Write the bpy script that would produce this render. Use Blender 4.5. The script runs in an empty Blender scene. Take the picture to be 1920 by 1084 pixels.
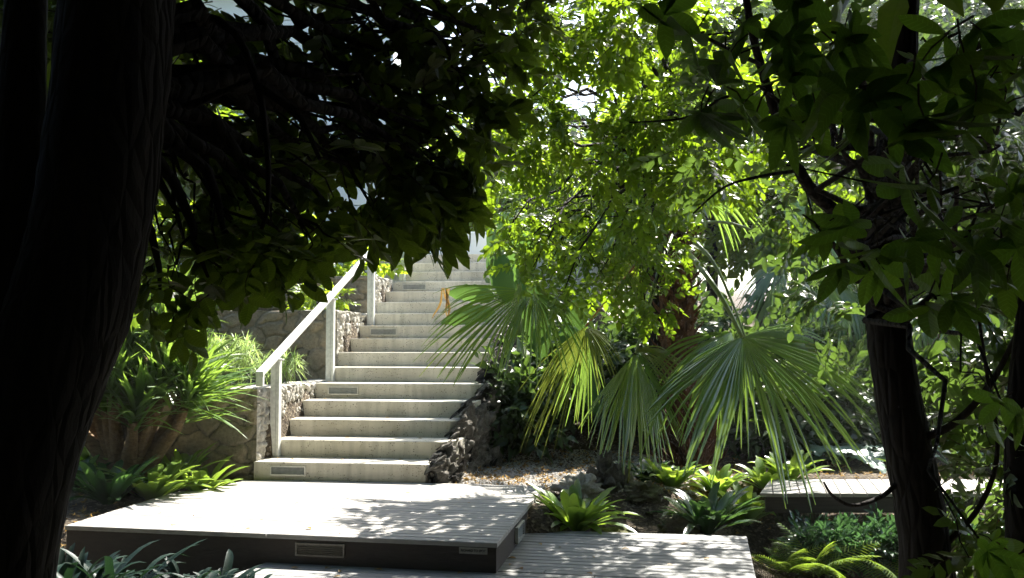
import bpy, math
import numpy as np
from mathutils import Vector, noise
rng = np.random.default_rng(11)
C = bpy.context.scene.collection
R = math.radians
U = rng.uniform
# ------------------------------------------------------------------ camera
FPX, EYE = 1820.0, 1.254
PITCH = math.atan(103 / FPX)
cam = bpy.data.objects.new('camera', bpy.data.cameras.new('camera'))
cam.data.sensor_width = 36; cam.data.lens = 36 * FPX / 1920
cam.data.clip_start = 0.05; cam.data.clip_end = 500
cam.location = (0, 0, EYE); cam.rotation_euler = (math.pi / 2 + PITCH, 0, 0)
C.objects.link(cam); bpy.context.scene.camera = cam
CP, SP = math.cos(PITCH), math.sin(PITCH)
def ray(px, py):
    cx, cy = (px - 960) / FPX, (542 - py) / FPX
    return np.array([cx, CP - cy * SP, SP + cy * CP])
def W(px, py, Y):
    d = ray(px, py); return np.array([0, 0, EYE]) + d * (Y / d[1])
def G(px, py, z):
    d = ray(px, py); return np.array([0, 0, EYE]) + d * ((z - EYE) / d[2])

# ------------------------------------------------------------------ helpers
def tag(o, label=None, cat=None, group=None, kind=None):
    if label: o['label'] = label
    if cat: o['category'] = cat
    if group: o['group'] = group
    if kind: o['kind'] = kind
    return o
def empty(name, loc, label, cat, group=None):
    o = bpy.data.objects.new(name, None); C.objects.link(o)
    o.location = tuple(float(c) for c in loc); o.empty_display_size = .1
    return tag(o, label, cat, group)
class MB:
    """collects vertices and faces and links them as one mesh"""
    def __init__(s):
        s.v = []; s.n = 0; s.f = []; s.lv = []; s.mi = []; s.ph = []
    def add(s, v, faces, lv=None, mi=0, ph=None):
        v = np.asarray(v, float).reshape(-1, 3)
        for f in faces:
            f = np.asarray(f, int)
            if f.size:
                s.f.append(f + s.n); s.mi.append(np.full(len(f), mi) if np.isscalar(mi) else np.asarray(mi))
        s.v.append(v); s.n += len(v); s.ph.append(np.zeros(len(v)) if ph is None else np.asarray(ph, float))
        s.lv.append(np.full(len(v), .5 if lv is None else lv) if lv is None or np.isscalar(lv) else np.asarray(lv, float))
        return s
    def box(s, c, size, rot=0.0, lv=None, mi=0, bev=0.0):
        c = np.asarray(c, float); h = np.asarray(size, float) / 2
        if bev <= 0:
            q = np.array([[x, y, z] for z in (-1, 1) for y in (-1, 1) for x in (-1, 1)], float) * h
            f = [[0, 2, 3, 1], [4, 5, 7, 6], [0, 1, 5, 4], [2, 6, 7, 3], [0, 4, 6, 2], [1, 3, 7, 5]]
        else:
            q = []
            for sz, ins in ((-1, bev), (-1, 0), (1, 0), (1, bev)):
                z = sz * (h[2] - (bev if ins == 0 else 0))
                for sx, sy in ((-1, -1), (1, -1), (1, 1), (-1, 1)):
                    q.append([sx * (h[0] - ins), sy * (h[1] - ins), z])
            q = np.array(q)
            f = [[3, 2, 1, 0], [12, 13, 14, 15]]
            for k in range(3):
                for j in range(4):
                    a, b = k * 4 + j, k * 4 + (j + 1) % 4
                    f.append([a, b, b + 4, a + 4])
        cr, sr = math.cos(rot), math.sin(rot)
        q = q @ np.array([[cr, sr, 0], [-sr, cr, 0], [0, 0, 1]]) + c
        return s.add(q, [f], lv, mi)
    def tube(s, pts, rad, n=8, lv=None, mi=0, rough=0.0, cap=True):
        pts = np.asarray(pts, float); m = len(pts)
        rad = np.full(m, rad) if np.isscalar(rad) else np.asarray(rad, float)
        t = np.gradient(pts, axis=0); t /= np.linalg.norm(t, axis=1)[:, None] + 1e-9
        ref = np.array([0, 0, 1.]) if abs(t[:, 2]).mean() < .8 else np.array([0, 1., 0])
        a = np.cross(t, ref); a /= np.linalg.norm(a, axis=1)[:, None] + 1e-9
        b = np.cross(t, a)
        th = np.arange(n) * 2 * math.pi / n
        rr = rad[:, None] * (1 + (rng.uniform(-rough, rough, (m, n)) if rough else 0))
        v = pts[:, None] + a[:, None] * (np.cos(th) * rr)[..., None] + b[:, None] * (np.sin(th) * rr)[..., None]
        i = np.arange(m - 1)[:, None] * n; j = np.arange(n)[None]; j2 = (j + 1) % n
        f = np.stack([i + j, i + j2, i + n + j2, i + n + j], -1).reshape(-1, 4)
        s.add(v.reshape(-1, 3), [f], lv, mi)
        if cap:
            for base, k in ((s.n - n, m - 1),):
                s.add(pts[k][None], [], lv)
                s.f.append(np.array([[base + q, base + (q + 1) % n, s.n - 1] for q in range(n)])); s.mi.append(np.full(n, mi))
        return s
    def prism(s, poly, z0, z1, lv=None, mi=0):
        """poly counter-clockwise list of (x, y)"""
        n = len(poly); p = np.array(poly, float)
        v = np.vstack([np.c_[p, np.full(n, z0)], np.c_[p, np.full(n, z1)]])
        s.add(v, [[[i, (i + 1) % n, n + (i + 1) % n, n + i] for i in range(n)]], lv, mi)
        s.f.append(np.array([[s.n - n + i for i in range(n)]])); s.mi.append(np.array([mi]))
        s.f.append(np.array([[s.n - n - 1 - i for i in range(n)]])); s.mi.append(np.array([mi]))
        return s
    def grid(s, P, lv=None, mi=0, flip=False, ph=None):
        """P (m, n, 3) array of points"""
        m, n = P.shape[:2]
        i = np.arange(m - 1)[:, None] * n; j = np.arange(n - 1)[None]
        f = np.stack([i + j, i + j + 1, i + n + j + 1, i + n + j], -1).reshape(-1, 4)
        if flip: f = f[:, ::-1]
        return s.add(P.reshape(-1, 3), [f], lv if lv is None or np.isscalar(lv) else np.asarray(lv).reshape(-1), mi, ph)
    def build(s, name, mats, parent=None, smooth=False):
        v = np.vstack(s.v)
        loc = np.zeros(3)
        if parent is not None:
            p = parent; off = np.zeros(3)
            while p is not None:
                off += np.array(p.location); p = p.parent
            v = v - off
        me = bpy.data.meshes.new(name)
        loops = np.concatenate([f.reshape(-1) for f in s.f])
        tot = np.concatenate([np.full(len(f), f.shape[1]) for f in s.f])
        me.vertices.add(len(v)); me.vertices.foreach_set('co', v.reshape(-1).astype(np.float32))
        me.loops.add(len(loops)); me.loops.foreach_set('vertex_index', loops.astype(np.int32))
        me.polygons.add(len(tot))
        me.polygons.foreach_set('loop_start', np.concatenate([[0], np.cumsum(tot)[:-1]]).astype(np.int32))
        me.polygons.foreach_set('loop_total', tot.astype(np.int32))
        me.polygons.foreach_set('material_index', np.concatenate(s.mi).astype(np.int32))
        me.polygons.foreach_set('use_smooth', np.full(len(tot), bool(smooth)))
        me.update(calc_edges=True); me.validate()
        at = me.attributes.new('lv', 'FLOAT', 'POINT'); at.data.foreach_set('value', np.concatenate(s.lv).astype(np.float32))
        at = me.attributes.new('ph', 'FLOAT', 'POINT'); at.data.foreach_set('value', np.concatenate(s.ph).astype(np.float32))
        for m_ in (mats if isinstance(mats, (list, tuple)) else [mats]): me.materials.append(m_)
        o = bpy.data.objects.new(name, me); C.objects.link(o)
        if parent is not None: o.parent = parent
        return o
def unit(v):
    v = np.asarray(v, float); return v / (np.linalg.norm(v, axis=-1, keepdims=True) + 1e-9)
def frames(d, roll=0.5, up=(0, 0, 1)):
    """rotation matrices whose local y is d and local z points up with random roll"""
    d = unit(d); n = len(d)
    z = np.asarray(up, float) + rng.normal(0, roll, (n, 3))
    x = unit(np.cross(d, z)); z = np.cross(x, d)
    return np.stack([x, d, z], 2)
class T:
    """a template (vertices, faces by size, lv, material index) for numpy scattering"""
    def __init__(s, mb):
        s.v = np.vstack(mb.v); s.lv = np.concatenate(mb.lv); s.ph = np.concatenate(mb.ph); s.g = {}
        for f, mi in zip(mb.f, mb.mi):
            for k in np.unique(mi):
                s.g.setdefault((f.shape[1], int(k)), []).append(f[mi == k])
        s.g = {k: np.vstack(v) for k, v in s.g.items()}
def scatter(mb, tpls, pos, rot, scale, jit=.35):
    pos = np.asarray(pos, float); n = len(pos); scale = np.full(n, scale) if np.isscalar(scale) else np.asarray(scale)
    pick = rng.integers(0, len(tpls), n)
    for k, t in enumerate(tpls):
        idx = np.where(pick == k)[0]
        if not len(idx): continue
        v = np.einsum('nij,vj->nvi', rot[idx], t.v) * scale[idx][:, None, None] + pos[idx][:, None]
        m = len(t.v)
        lv = np.clip(t.lv[None] + rng.uniform(-jit, jit, (len(idx), 1)), 0, 1)
        base = mb.n; mb.v.append(v.reshape(-1, 3)); mb.lv.append(lv.reshape(-1)); mb.ph.append(np.tile(t.ph, len(idx))); mb.n += m * len(idx)
        offs = base + np.arange(len(idx))[:, None, None] * m
        for (sz, mi), f in t.g.items():
            ff = (f[None] + offs).reshape(-1, sz); mb.f.append(ff); mb.mi.append(np.full(len(ff), mi))
    return mb
def leaf8(mb, p, d, up, L, Wd, fold=.18, curl=.12, lv=None, mi=0, shape=(.32, .72), wid=(1, .72)):
    """one folded leaf: base, two 3-vertex sections, tip"""
    d = unit(d); x = unit(np.cross(d, up)); z = np.cross(x, d); h = Wd / 2
    a, b = shape
    q = [p]
    for t, w in ((a, wid[0]), (b, wid[1])):
        c = p + d * L * t - z * L * curl * t * t
        q += [c - x * h * w + z * h * fold, c, c + x * h * w + z * h * fold]
    q.append(p + d * L - z * L * curl * 1.3)
    mb.add(np.array(q), [[[0, 2, 1], [0, 3, 2], [4, 5, 7], [5, 6, 7]], [[1, 2, 5, 4], [2, 3, 6, 5]]], U() if lv is None else lv, mi)
def strap(mb, p, d, up, L, Wd, droop, n=6, fold=.25, lv=None, mi=0, prof=None, wave=0., g=(0, 0, -1), veins=0):
    """long strap leaf that arches under its weight"""
    d = unit(d); x = unit(np.cross(d, up)); z = np.cross(x, d)
    t = np.linspace(0, 1, n + 1)
    w = (np.interp(t, [0, .15, .55, .85, 1], [.55, .8, 1, .6, .03]) if prof is None else prof(t)) * Wd / 2
    c = np.asarray(p)[None] + d * (L * t)[:, None] + np.asarray(g, float) * (droop * L * t ** 2.2)[:, None]
    if wave: c = c + x * (wave * L * np.sin(t * 5 + U(0, 6)) * t)[:, None]
    tg = unit(np.gradient(c, axis=0)); zz = np.cross(np.broadcast_to(x, tg.shape), tg)
    P = np.stack([c - x * w[:, None] + zz * (w * fold)[:, None], c, c + x * w[:, None] + zz * (w * fold)[:, None]], 1)
    ph = None
    if veins: ph = np.stack([t * veins + 2, t * veins + 3, t * veins + 2], 1).reshape(-1)
    mb.grid(P, U() if lv is None else lv, mi, ph=ph)
OV = lambda t: np.interp(t, [0, .08, .25, .5, .75, .92, 1], [.08, .42, .85, 1, .85, .42, .04])
def spray(n=9, L=.11, Wd=.055, length=.28, spread=55, fold=.18, curl=.12, droop=.25, twig=.0022, tip=True, shape=(.32, .72), wid=(1, .72), oval=False):
    """a twig along +y with alternate leaves; twig uses material 1"""
    mb = MB(); t = np.linspace(0, 1, 5)
    c = np.c_[.02 * np.sin(t * 3), length * t, -droop * length * t ** 2]
    mb.tube(c, twig * (1.3 - t), 3, .5, 1, cap=False)
    for k in range(n):
        tt = .12 + .88 * k / max(1, n - 1)
        p = np.array([np.interp(tt, t, c[:, i]) for i in range(3)])
        sg = 1 if k % 2 else -1
        a = R(spread) * U(.7, 1.25) * (1 if k < n - 1 or not tip else .1)
        d = np.array([sg * math.sin(a), math.cos(a), U(-.55, .15)])
        up = unit(np.array([U(-.5, .5), U(-.3, .3), 1]))
        s = U(.7, 1.15)
        if oval: strap(mb, p, d, up, L * s, Wd * s, curl * U(.3, 2.), 6, fold, prof=OV, veins=9)
        else: leaf8(mb, p, d, up, L * s, Wd * s, fold, curl * U(.4, 1.8), shape=shape, wid=wid)
    return T(mb)
def whorl(n=7, L=.16, Wd=.07, curl=.25):
    mb = MB(); mb.tube([[0, -.12, 0], [0, -.05, .01], [0, 0, 0]], [.004, .0035, .003], 4, .5, 1, cap=False)
    for k in range(n):
        a = k * 2 * math.pi / n + U(-.3, .3)
        d = np.array([math.cos(a), .35 + U(-.2, .3), math.sin(a) * .9])
        up = unit(np.array([0, 1, .15])); s = U(.6, 1.1)
        x = unit(np.cross(unit(d), up))
        prof = lambda t: np.interp(t, [0, .08, .3, .6, .85, 1], [.05, .25, .8, 1, .6, .02])
        strap(mb, np.array([0, 0, 0.]), d, up, L * s, Wd * s, U(.1, .7), 8, .22, prof=prof, veins=9, wave=U(-.06, .06))
    return T(mb)
HOLE = W(1092, 178, 8.)
def crown(mb, tpls, clumps, scale=1., down=.35, roll=.45, out=1.):
    """clumps: (centre, radii, sprays)"""
    for c, r, n in clumps:
        r = np.asarray(r, float) * np.ones(3)
        q = unit(rng.normal(0, 1, (n, 3))); rad = rng.uniform(0.05, 1, (n, 1)) ** (1 / 2.2)
        pos = np.asarray(c) + q * rad * r
        keep = np.linalg.norm(np.cross(pos - [0, 0, EYE], unit(HOLE - [0, 0, EYE])), axis=1) > .019 * np.abs(pos[:, 1]) + .10
        q, pos = q[keep], pos[keep]; n = len(pos)
        if not n: continue
        d = unit(q * out + rng.normal(0, .55, (n, 3)) - np.array([0, 0, down]))
        scatter(mb, tpls, pos, frames(d, roll), scale * rng.uniform(.75, 1.2, n))
def bez(a, b, sag, n=7, jit=.03):
    t = np.linspace(0, 1, n)[:, None]
    a, b = np.asarray(a, float), np.asarray(b, float); L = np.linalg.norm(b - a)
    p = a + (b - a) * t + np.array([0, 0, 1.]) * sag * L * np.sin(t * math.pi)
    k = rng.normal(0, jit * L, (n, 3)); k[0] = 0; k[-1] = 0
    return p + k
def limbs(mb, start, clumps, r0, r1=.006, sag=.12, sub=3):
    """a limb from the nearest stem point to each clump, forking near its end"""
    start = np.asarray(start, float)
    for c, r, n in clumps:
        c = np.asarray(c, float); dd = np.linalg.norm(start - c, axis=1) + 1.2 * np.maximum(0, start[:, 2] - c[2])
        s = start[np.argmin(dd)]; p = bez(s, c, sag, 8); L = np.linalg.norm(c - s)
        mb.tube(p, np.linspace(min(r0, .02 + L * .02), r1, 8), 6)
        for k in range(sub):
            q = unit(rng.normal(0, 1, 3)) * np.asarray(r, float) * .85
            mb.tube(bez(p[rng.integers(3, 7)], c + q, sag * .6, 6, .05), np.linspace(r1 * 1.3, .0018, 6), 4)

# ------------------------------------------------------------------ materials
def newmat(name):
    m = bpy.data.materials.new(name); m.use_nodes = True
    nt = m.node_tree; nt.nodes.clear()
    out = nt.nodes.new('ShaderNodeOutputMaterial')
    return m, nt, out
class N:
    def __init__(s, nt): s.nt = nt
    def __call__(s, kind, inputs=None, **kw):
        n = s.nt.nodes.new('ShaderNode' + kind)
        for k, v in kw.items(): setattr(n, k, v)
        for k, v in (inputs or {}).items():
            if isinstance(v, bpy.types.NodeSocket): s.nt.links.new(v, n.inputs[k])
            else:
                if isinstance(v, tuple) and len(v) == 3 and n.inputs[k].type == 'RGBA': v = v + (1,)
                n.inputs[k].default_value = v
        return n
    def mix(s, f, a, b, blend='MIX'):
        n = s.nt.nodes.new('ShaderNodeMix'); n.data_type = 'RGBA'; n.blend_type = blend
        for i, v in ((0, f), (6, a), (7, b)):
            if isinstance(v, bpy.types.NodeSocket): s.nt.links.new(v, n.inputs[i])
            else: n.inputs[i].default_value = v + (1,) if isinstance(v, tuple) else v
        return n.outputs[2]
    def ramp(s, f, stops):
        n = s.nt.nodes.new('ShaderNodeValToRGB'); s.nt.links.new(f, n.inputs[0])
        e = n.color_ramp.elements
        while len(e) < len(stops): e.new(.5)
        for k, (p, c) in enumerate(stops):
            e[k].position = p; e[k].color = (c, c, c, 1) if np.isscalar(c) else c + (1,)
        return n.outputs[0]
def leafmat(name, a, b, transl=.35, tcol=None, rough=.38, spec=.5, vein=None, tip=None):
    m, nt, out = newmat(name); g = N(nt)
    lv = g('Attribute', attribute_name='lv').outputs['Fac']
    co = g('TexCoord').outputs['Object']
    nz = g('TexNoise', {'Vector': co, 'Scale': 9., 'Detail': 3.}).outputs['Fac']
    f = g('Math', {0: lv, 1: nz}, operation='ADD').outputs[0]
    col = g.mix(g.ramp(f, [(.55, 0.), (1.35 if False else 1., 1.)]), a, b)
    fine = g('TexNoise', {'Vector': co, 'Scale': 70., 'Detail': 4.}).outputs['Fac']
    ph = g('Attribute', attribute_name='ph').outputs['Fac']
    vn = g.ramp(g('Math', {0: ph, 1: .5}, operation='PINGPONG').outputs[0], [(.37, 0.), (.5, 1.)])
    col = g.mix(g('Math', {0: vn, 1: .4}, operation='MULTIPLY').outputs[0], col, tuple(min(1, x * 2.6 + .02) for x in b))
    fine2 = g('Math', {0: fine, 1: g('Math', {0: vn, 1: 1.2}, operation='MULTIPLY').outputs[0]}, operation='SUBTRACT').outputs[0]
    col = g.mix(g.ramp(fine, [(.3, .0), (.75, .45)]), col, tuple(x * .55 for x in a))
    if tip: col = g.mix(g.ramp(lv, [(.72, 0.), (.92, 1.)]), col, tip)
    bmp = g('Bump', {'Height': fine2, 'Strength': .35, 'Distance': .004}).outputs[0]
    p = g('BsdfPrincipled', {'Base Color': col, 'Roughness': rough, 'Specular IOR Level': spec, 'Normal': bmp})
    tc = g.mix(.5, col, tcol or (b[0] * 2.2, b[1] * 2.0, b[2] * .8))
    tr = g('BsdfTranslucent', {'Color': tc})
    mx = g('MixShader', {0: transl, 1: p.outputs[0], 2: tr.outputs[0]})
    nt.links.new(mx.outputs[0], out.inputs[0]); return m
def bark(name, a=(.018, .014, .010), b=(.05, .04, .03), sc=14., st=(1, 1, .25), bd=.02, rough=.9):
    m, nt, out = newmat(name); g = N(nt)
    co = g('TexCoord').outputs['Object']; mp = g('Mapping', {'Vector': co, 'Scale': st}).outputs[0]
    n1 = g('TexNoise', {'Vector': mp, 'Scale': sc, 'Detail': 8., 'Roughness': .65}).outputs['Fac']
    v = g('TexVoronoi', {'Vector': mp, 'Scale': sc * 1.6}, feature='DISTANCE_TO_EDGE').outputs['Distance']
    col = g.mix(g.ramp(n1, [(.35, 0.), (.7, 1.)]), a, b)
    h = g('Math', {0: n1, 1: g.ramp(v, [(0, 0.), (.25, .6)])}, operation='ADD').outputs[0]
    bmp = g('Bump', {'Height': h, 'Strength': .8, 'Distance': bd}).outputs[0]
    p = g('BsdfPrincipled', {'Base Color': col, 'Roughness': rough, 'Specular IOR Level': .2, 'Normal': bmp})
    nt.links.new(p.outputs[0], out.inputs[0]); return m
def stone(name, cols, sc=7., bump=.6, bd=.02, pits=0.0):
    m, nt, out = newmat(name); g = N(nt)
    co = g('TexCoord').outputs['Object']; lv = g('Attribute', attribute_name='lv').outputs['Fac']
    n1 = g('TexNoise', {'Vector': co, 'Scale': sc, 'Detail': 9., 'Roughness': .62}).outputs['Fac']
    n2 = g('TexNoise', {'Vector': co, 'Scale': sc * 7, 'Detail': 6., 'Roughness': .7}).outputs['Fac']
    col = g.mix(lv, cols[0], cols[1])
    col = g.mix(g.ramp(n1, [(.38, 0.), (.66, 1.)]), col, cols[2])
    col = g.mix(g.ramp(n2, [(.25, .55), (.6, 0.)]), col, tuple(x * .3 for x in cols[0]))
    col = g.mix(g.ramp(lv, [(.0, .85), (.2, 0.)]), col, tuple(x * .22 for x in cols[0]))
    h = g('Math', {0: n1, 1: n2}, operation='ADD').outputs[0]
    bmp = g('Bump', {'Height': h, 'Strength': bump, 'Distance': bd}).outputs[0]
    p = g('BsdfPrincipled', {'Base Color': col, 'Roughness': .92, 'Specular IOR Level': .2, 'Normal': bmp})
    nt.links.new(p.outputs[0], out.inputs[0]); return m
def concrete(name, a=(.56, .53, .45), b=(.42, .39, .32)):
    m, nt, out = newmat(name); g = N(nt)
    co = g('TexCoord').outputs['Object']; lv = g('Attribute', attribute_name='lv').outputs['Fac']
    n1 = g('TexNoise', {'Vector': co, 'Scale': 2.2, 'Detail': 8., 'Roughness': .6}).outputs['Fac']
    st = g('Mapping', {'Vector': co, 'Scale': (9, 9, 1.2)}).outputs[0]
    n3 = g('TexNoise', {'Vector': st, 'Scale': 1.5, 'Detail': 5.}).outputs['Fac']
    v = g('TexVoronoi', {'Vector': co, 'Scale': 58., 'Randomness': 1.}).outputs
    n2 = g('TexNoise', {'Vector': co, 'Scale': 14., 'Detail': 4.}).outputs['Fac']
    pit = g('Math', {0: g.ramp(v['Distance'], [(.24, 1.), (.40, 0.)]), 1: g.ramp(n2, [(.42, 0.), (.58, 1.)])}, operation='MULTIPLY').outputs[0]
    sel = g('SeparateColor', {0: v['Color']}).outputs[0]
    pit = g('Math', {0: pit, 1: g.ramp(sel, [(.45, 0.), (.55, 1.)])}, operation='MULTIPLY').outputs[0]
    col = g.mix(g.ramp(n1, [(.35, 0.), (.68, 1.)]), a, b)
    col = g.mix(g.ramp(n3, [(.45, 0.), (.75, .6)]), col, tuple(x * .6 for x in b))
    col = g.mix(g('Math', {0: lv, 1: .25}, operation='MULTIPLY').outputs[0], col, tuple(x * .7 for x in b))
    col = g.mix(g('Math', {0: pit, 1: .8}, operation='MULTIPLY').outputs[0], col, (.10, .09, .07))
    bmp = g('Bump', {'Height': g('Math', {0: n2, 1: pit}, operation='SUBTRACT').outputs[0], 'Strength': .35, 'Distance': .006}).outputs[0]
    p = g('BsdfPrincipled', {'Base Color': col, 'Roughness': .85, 'Specular IOR Level': .3, 'Normal': bmp})
    nt.links.new(p.outputs[0], out.inputs[0]); return m
def wood(name, a, b, rot, rough=.75):
    m, nt, out = newmat(name); g = N(nt)
    co = g('TexCoord').outputs['Object']; lv = g('Attribute', attribute_name='lv').outputs['Fac']
    mp = g('Mapping', {'Vector': co, 'Rotation': (0, 0, rot), 'Scale': (1.2, 26, 26)}).outputs[0]
    off = g('CombineXYZ', {0: g('Math', {0: lv, 1: 37.}, operation='MULTIPLY').outputs[0], 1: 0., 2: 0.}).outputs[0]
    mp = g('VectorMath', {0: mp, 1: off}, operation='ADD').outputs[0]
    n1 = g('TexNoise', {'Vector': mp, 'Scale': 2.2, 'Detail': 8., 'Roughness': .65, 'Distortion': .4}).outputs['Fac']
    n2 = g('TexNoise', {'Vector': co, 'Scale': 1.6, 'Detail': 6.}).outputs['Fac']
    col = g.mix(g.ramp(n1, [(.3, 0.), (.7, 1.)]), a, b)
    col = g.mix(g('Math', {0: lv, 1: .55}, operation='MULTIPLY').outputs[0], col, tuple(x * .62 for x in a))
    col = g.mix(g.ramp(n2, [(.5, 0.), (.72, .5)]), col, tuple(x * .55 for x in a))
    bmp = g('Bump', {'Height': n1, 'Strength': .5, 'Distance': .004}).outputs[0]
    p = g('BsdfPrincipled', {'Base Color': col, 'Roughness': rough, 'Specular IOR Level': .35, 'Normal': bmp})
    nt.links.new(p.outputs[0], out.inputs[0]); return m
def simple(name, c, rough=.5, metal=0., spec=.5, nscale=30., nb=.1, var=.12):
    m, nt, out = newmat(name); g = N(nt)
    co = g('TexCoord').outputs['Object']
    n1 = g('TexNoise', {'Vector': co, 'Scale': nscale, 'Detail': 5.}).outputs['Fac']
    col = g.mix(g.ramp(n1, [(.35, 0.), (.7, 1.)]), c, tuple(x * (1 - var * 2) for x in c))
    bmp = g('Bump', {'Height': n1, 'Strength': nb, 'Distance': .003}).outputs[0]
    p = g('BsdfPrincipled', {'Base Color': col, 'Roughness': rough, 'Metallic': metal, 'Specular IOR Level': spec, 'Normal': bmp})
    nt.links.new(p.outputs[0], out.inputs[0]); return m
YAW = R(8.0)
M = dict(
    conc=concrete('pitted_concrete', (.62, .59, .50), (.46, .43, .35)),
    wallstone=stone('dry_stone', [(.13, .12, .09), (.40, .32, .21), (.22, .20, .15)], 4., .7, .03),
    rubble=stone('rubble_stone', [(.34, .32, .27), (.44, .41, .35), (.55, .52, .46)], 11., .7, .02),
    lava=stone('dark_rough_stone', [(.07, .065, .055), (.16, .14, .11), (.34, .32, .28)], 14., 1., .05),
    mossrock=stone('mossy_rock', [(.10, .10, .06), (.20, .18, .12), (.16, .17, .06)], 9., .9, .03),
    pebble=stone('grey_pebble', [(.20, .19, .18), (.52, .49, .45), (.36, .34, .31)], 30., .3, .004),
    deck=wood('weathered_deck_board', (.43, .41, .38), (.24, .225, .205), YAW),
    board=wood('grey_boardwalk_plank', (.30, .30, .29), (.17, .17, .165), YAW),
    fascia=wood('dark_deck_fascia', (.075, .060, .050), (.035, .028, .024), YAW),
    rail=simple('pale_powder_coated_metal', (.62, .63, .60), .38, .0, .6),
    lens=simple('frosted_step_light', (.30, .32, .31), .5, .3, .5),
    brown=simple('brown_fixture_metal', (.16, .145, .12), .5, .3, .5),  # even brown, darker than the other fixtures
    frame=simple('brushed_light_frame', (.50, .50, .46), .4, .6, .5),
    plaque=simple('pewter_plaque', (.30, .29, .25), .5, .4, .5),
    ink=simple('black_engraving', (.012, .012, .012), .6),
    clad=simple('pale_cladding', (.70, .75, .76), .7, 0, .3, 3., .05, .04),
    glass=simple('dark_window_glass', (.05, .07, .08), .08, 0, .8),
    bark=bark('dark_bark', (.008, .006, .005), (.022, .018, .014)), bark2=bark('brown_twig_bark', (.03, .022, .015), (.07, .055, .04), 30),
    palmbark=bark('reddish_palm_boots', (.05, .025, .013), (.15, .075, .038), 14, (1, 1, .4), .03),
    cane=bark('tan_cane_bark', (.10, .065, .035), (.20, .14, .075), 16, (1, 1, 2.5), .008),
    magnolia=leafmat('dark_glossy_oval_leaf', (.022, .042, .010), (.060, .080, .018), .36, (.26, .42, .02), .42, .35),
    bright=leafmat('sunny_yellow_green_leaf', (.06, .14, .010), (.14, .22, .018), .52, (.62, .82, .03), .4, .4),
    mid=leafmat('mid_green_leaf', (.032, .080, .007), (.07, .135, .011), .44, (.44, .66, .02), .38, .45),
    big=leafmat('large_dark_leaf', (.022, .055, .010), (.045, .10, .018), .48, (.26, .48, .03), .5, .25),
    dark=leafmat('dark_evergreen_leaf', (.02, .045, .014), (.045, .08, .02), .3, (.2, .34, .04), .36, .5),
    fan=leafmat('fan_palm_blade', (.065, .14, .045), (.12, .20, .065), .40, (.42, .64, .06), .20, .9, tip=(.26, .24, .05)),
    fanold=leafmat('yellowing_palm_blade', (.07, .12, .025), (.13, .16, .04), .40, (.42, .5, .06), .4, .4, tip=(.30, .22, .06)),
    banana=leafmat('banana_leaf', (.035, .10, .035), (.06, .14, .04), .35, (.25, .45, .06), .35, .5),
    yucca=leafmat('yucca_leaf', (.045, .11, .022), (.10, .20, .035), .42, (.34, .5, .05), .34, .5),
    clump=leafmat('broad_strap_leaf', (.06, .15, .02), (.15, .25, .035), .45, (.5, .68, .06), .32, .55),
    clumpdark=leafmat('deep_green_strap_leaf', (.02, .055, .025), (.04, .085, .035), .25, (.2, .4, .06), .25, .7),
    clumpnavy=leafmat('navy_green_glossy_leaf', (.005, .014, .011), (.012, .028, .020), .10, (.06, .16, .04), .45, .12),
    bluegreen=leafmat('blue_green_glossy_leaf', (.03, .080, .035), (.055, .115, .05), .22, (.15, .35, .08), .26, .7),
    silver=leafmat('silvery_lobed_leaf', (.14, .24, .17), (.24, .34, .27), .3, (.35, .5, .25), .45, .5),
    fern=leafmat('fern_frond', (.08, .17, .02), (.14, .24, .03), .45, (.45, .62, .05), .5, .3),
    papyrus=leafmat('pale_sedge', (.16, .28, .08), (.26, .38, .12), .45, (.6, .75, .2), .45, .4),
    dead=leafmat('dry_brown_leaf', (.16, .09, .035), (.34, .22, .08), .3, (.5, .3, .06), .6, .3),
    petiole=simple('green_petiole', (.16, .22, .07), .35, 0, .5, 12),
    petioleorange=simple('orange_petiole', (.38, .17, .04), .4, 0, .5, 12),
)
def soilmat():
    m, nt, out = newmat('garden_soil'); g = N(nt)
    co = g('TexCoord').outputs['Object']
    n1 = g('TexNoise', {'Vector': co, 'Scale': 2.5, 'Detail': 9., 'Roughness': .65}).outputs['Fac']
    n2 = g('TexNoise', {'Vector': co, 'Scale': 38., 'Detail': 7., 'Roughness': .75}).outputs['Fac']
    v = g('TexVoronoi', {'Vector': co, 'Scale': 42.}).outputs
    col = g.mix(g.ramp(n1, [(.35, 0.), (.68, 1.)]), (.055, .040, .026), (.13, .105, .075))
    col = g.mix(g.ramp(n2, [(.35, .7), (.6, 0.)]), col, (.022, .017, .012))
    col = g.mix(g.ramp(g('SeparateColor', {0: v['Color']}).outputs[0], [(.80, 0.), (.86, .6)]), col, (.24, .20, .14))
    h = g('Math', {0: n2, 1: v['Distance']}, operation='ADD').outputs[0]
    bmp = g('Bump', {'Height': h, 'Strength': .8, 'Distance': .02}).outputs[0]
    p = g('BsdfPrincipled', {'Base Color': col, 'Roughness': .95, 'Specular IOR Level': .15, 'Normal': bmp})
    nt.links.new(p.outputs[0], out.inputs[0]); return m
M['soil'] = soilmat()

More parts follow.
